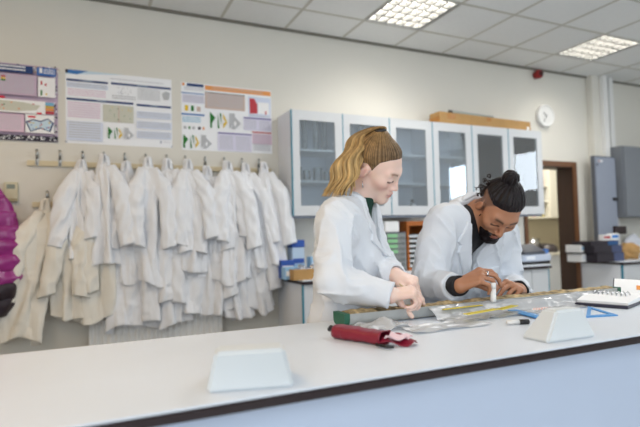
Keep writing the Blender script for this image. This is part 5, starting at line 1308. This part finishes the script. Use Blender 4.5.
for k in range(150):
    a = rh.uniform(0, 2*PI); rr_ = math.sqrt(rh.random()); L_ = rh.uniform(.86, 1.05); n = 40
    S_ = spline(pt, n); u = np.linspace(0, 1, n)
    wd = .010+.015*np.clip(u/.3, 0, 1)+.024*np.clip((u-.3)/.6, 0, 1)
    ph = rh.uniform(0, 6.3) if rr_ > .75 else a
    e1 = CR; e2 = CF; wav = .0085*np.sin(u*20+a*.6+1.0)*np.clip((u-.2)*3, 0, 1)
    off = e1[None]*(rr_*math.cos(a)*wd+wav)[:, None]+e2[None]*(rr_*math.sin(a)*wd*.75+.006*np.cos(u*17+a))[:, None]
    S2 = (S_+off)[:max(12, int(n*min(1, L_)))]
    if L_ > 1: S2[-4:] += (ZU*-.012)[None]*np.linspace(.2, 1, 4)[:, None]
    m_ = len(S2); rad = np.minimum(.0056, .0036+.0032*np.linspace(0, 1, m_))*np.clip((1.02-np.linspace(0, 1, m_))*5, .12, 1)
    nv = len(pm.v); pm.tube([tuple(p) for p in S2], list(rad), 7, flat=.7, up=tuple(CF))
    tint = rh.uniform(.75, 1.25); uu = np.repeat(np.linspace(0, 1, m_), 7)[:, None]
    pc.append((A3(*lin((132, 100, 62)))*(1-uu)+A3(*lin((204, 168, 112)))*uu)*tint)
pm.col = np.concatenate(pc)
pm.build('ponytail', hairmat('golden_hair', (1, 1, .3)), hw, (.86, 1.68, 0))
tb = MB(); axd = unit(pt[1]-pt[0]); tcn = tie*.35+pt[1]*.65; tb.tube([tcn-axd*.006, tcn, tcn+axd*.006], [.0215, .023, .020], 18); tb.build('hair_tie', M_black, hw, (.86, 1.68, 0))
er_ = HW.w(.082, .002, -.042)
MB().tube([er_, er_-ZU*.010, er_-ZU*.022], [.0015, .002, .0028], 8).build('earring', M_chrome, wom, (.86, 1.68, 0))
p = A3(*atY(409, 292, 1.345)); q = A3(*atY(424, 305, 1.37))
t = thing('wooden_spatula', 'thin wooden spatula held in the woman\'s hand over the core', 'spatula', tuple(p-(q-p)*.6))
MB().tube([(0, 0, 0), tuple((q-p)*.8), tuple((q-p)*1.6)], [.0022, .0026, .0034], 8).build('handle', mat('pale_wood', (206, 180, 140), .6), t)

# ---------------------------------------------------------------- the man
shM = A3(*atY(443, 223, 1.57)); elM = A3(*atY(428, 285, 1.60)); wrM = A3(*atY(459, 286, 1.385))
shMF = A3(*atY(502, 234, 1.67)); elMF = A3(*atY(508, 287, 1.70)); wrMF = A3(*atY(519, 290, 1.45))
TM = Torso(shM, shMF, A3(*atY(470, 217, 1.62)), A3(1.43, 1.80, .86), .255, .098, .094, False)
a_, p_ = math.radians(121), math.radians(56.5)
fw = A3(math.cos(a_)*math.cos(p_), -math.sin(a_)*math.cos(p_), -math.sin(p_)); upv = A3(math.cos(a_)*math.sin(p_), -math.sin(a_)*math.sin(p_), math.cos(p_))
HM = Head(A3(*atY(499.2, 208.3, 1.48)), fw, upv, .96, False, math.radians(-19))
kn = A3(*atY(479, 276, 1.335)); dM = unit(kn-wrM)
HMR = hand_caps(wrM, dM, ZU*.85-CF*.5, True, [(42, 34, 20), (46, 38, 22), (52, 44, 26), (58, 48, 28)], .12, .98, A3(*atY(491, 292, 1.325)))
knF = A3(*atY(504, 279, 1.36)); dMF = unit(knF-wrMF)
HML = hand_caps(wrMF, dMF, ZU*.8-CF*.55, False, [(40, 34, 20), (46, 40, 24), (54, 46, 28), (60, 50, 30)], .12, .98, A3(*atY(496, 291, 1.33)))
man, _ = person(dict(torso=TM, head=HM, base=(1.43, 1.80, 0), label='bearded man with a dark top knot in a white lab coat looking down', nr=.054, ch=.024,
    arms=[(shM, elM, wrM), (shMF, elMF, wrMF)], hands=[HMR, HML], skin=mat('brown_skin', (255, 255, 255), .45, .04, 30, attr=True, sss=.15), cols=skin_cols(HM, (176, 124, 94), (146, 88, 78), (28, 22, 22), (24, 18, 18), (54, 42, 40)),
    apex=-.27, ax=-.035, vw=.090, hem=.50, seed=8, cuff=[.035, .02], sl=.98, stretch=A3(1, 1, .6), buttons=[-.27, -.37], pocket=(.06, .15, -.30, -.19), shirt=mat('black_knit', (24, 22, 26), .85, .1, 40, .2, 200), shirt_neck=(-.01, [(-.06, .1), (.06, .1), (.035, -.03), (-.035, -.03)]), shirt_cuff=[-.008, -.005]))
bM = (1.43, 1.80, 0)
MPOLY = [(.084, .072), (.11, .15), (-.2, .2), (-.2, .02), (-.095, .015), (-.036, .050), (.032, .054), (.060, .066)]
def hairM(P):
    q = HM.loc(P); d = ell(q, (0, -.014, .036), (.0790, .0985, .0900))
    v = q-A3(0, -.045, .13); ph = np.arctan2(v[:, 1]*.8+v[:, 2]*.4, v[:, 0]); 
    bun = ell(q, (.018, -.046, .136), (.033, .031, .028)); bun = bun-.0025*np.sin(9*np.arctan2(q[:, 1]+.046, q[:, 0]-.018)+60*q[:, 2])-.003*noise(q, 60, 4)
    reg = HM.region(P, MPOLY)+.003*noise(q, 45, 6); tp_ = np.clip(1+reg/.020, 0, 1)
    d = d+(-.0022*np.sin(ph*26+2*np.sin(ph*4))-.0012*np.sin(ph*47)-.0015*noise(q, 50, 2))*(1-tp_)+.0045*tp_
    d = smax(d*HM.sc, reg, .004)
    return smin(d, bun*HM.sc, .012)
hcol = lambda V: np.tile(A3(*lin((30, 24, 26))), (len(V), 1))*(1+.35*noise(V, 120, 1))[:, None]
hm = sdf_part('hair', hairM, HM.c-.2, HM.c+.2, .003, hairmat('black_hair', (1, 1, 1), .5, .38), man, bM, hcol, smooth=1)
BP = [(.013, .000), (.021, .000), (.023, -.045), (.036, -.066), (.062, -.066), (.078, -.052), (.092, -.0475), (.14, -.0475), (.14, -.15), (.03, -.15), (-.004, -.085), (.011, -.05)]
def beardM(P):
    q = HM.loc(P); x = np.abs(q[:, 0]); th_ = .0030+.0060*np.clip((-.078-q[:, 2])/.03, 0, 1)
    reg = HM.region(P, BP)+.003*noise(P, 70, 6); d = HM.sdf(P)-th_*np.clip(-reg/.010, .12, 1)-.0015*noise(P, 130, 2)
    d = smax(d, reg, .003)
    lips = np.maximum(np.maximum(x-.0195, np.abs(q[:, 2]+.0655)-.0088-.0*x), .07-q[:, 1]); d = smax(d, -lips, .003)
    return smax(d, (q[:, 1] < .02)*0+(.040-x)-.2*(q[:, 1] > .02)-.0, .003)
sdf_part('beard', beardM, HM.c-.18, HM.c+.18, .0026, hairmat('black_hair', (1, 1, 1), .5, .38), man, bM, hcol, smooth=1)
# loose curls behind the ear and above the temple
cm = MB(); rc = random.Random(5); cc = []
for k in range(22):
    s_ = HM.w(rc.uniform(.045, .075), rc.uniform(-.095, -.05), rc.uniform(-.01, .075)); o1 = HM.M@unit(A3(rc.uniform(.3, 1), rc.uniform(-.9, -.1), rc.uniform(-.4, .5)))
    L_ = rc.uniform(.012, .026); u = np.linspace(0, 1, 16); pz = rc.uniform(0, 6)
    pts = s_[None]+o1[None]*(L_*u)[:, None]+CR[None]*(.006*np.cos(u*9+pz))[:, None]+CU[None]*(.006*np.sin(u*9+pz)-.010*u*u)[:, None]
    cm.tube([tuple(p) for p in pts], list(.0026*(1.05-.6*u)), 6)
cm.col = np.tile(A3(*lin((46, 32, 28))), (len(cm.v), 1))
cm.build('loose_curl', hairmat('black_hair', (1, 1, 1), .5, .38), hm, bM)
# neck chain, ring
ck = []
for a in np.linspace(-1.9, 1.9, 40):
    ck.append(TM.at(.066*math.sin(a), -.006+.066*math.cos(a), .012-.030*(math.cos(a)+.3)))
MB().tube([tuple(p) for p in ck], .0016, 6).build('neck_chain', M_chrome, man, bM)
a, b, r0, r1 = HMR[1][3]
m_ = MB(); v = unit(b-a); c = a+(b-a)*.42; m_.tube([c-v*.003, c+v*.003], r0*1.16, 18); m_.build('ring', M_chrome, man, bM)
# white tube between the fingers
p = A3(*atY(493.5, 284, 1.305)); q = A3(*atY(493.5, 302, 1.312))
t = thing('sample_tube', 'small white tube held upright between the man\'s fingertips', 'tube', tuple(q)); L = np.linalg.norm(p-q)
MB().lathe([(.0075, 0), (.0095, .006), (.0095, L*.72)], n=20).build('tube_body', M_plastic, t); MB().lathe([(.0106, L*.72+.0005), (.0106, L), (.009, L+.004)], n=20).build('cap', M_plastic, t)
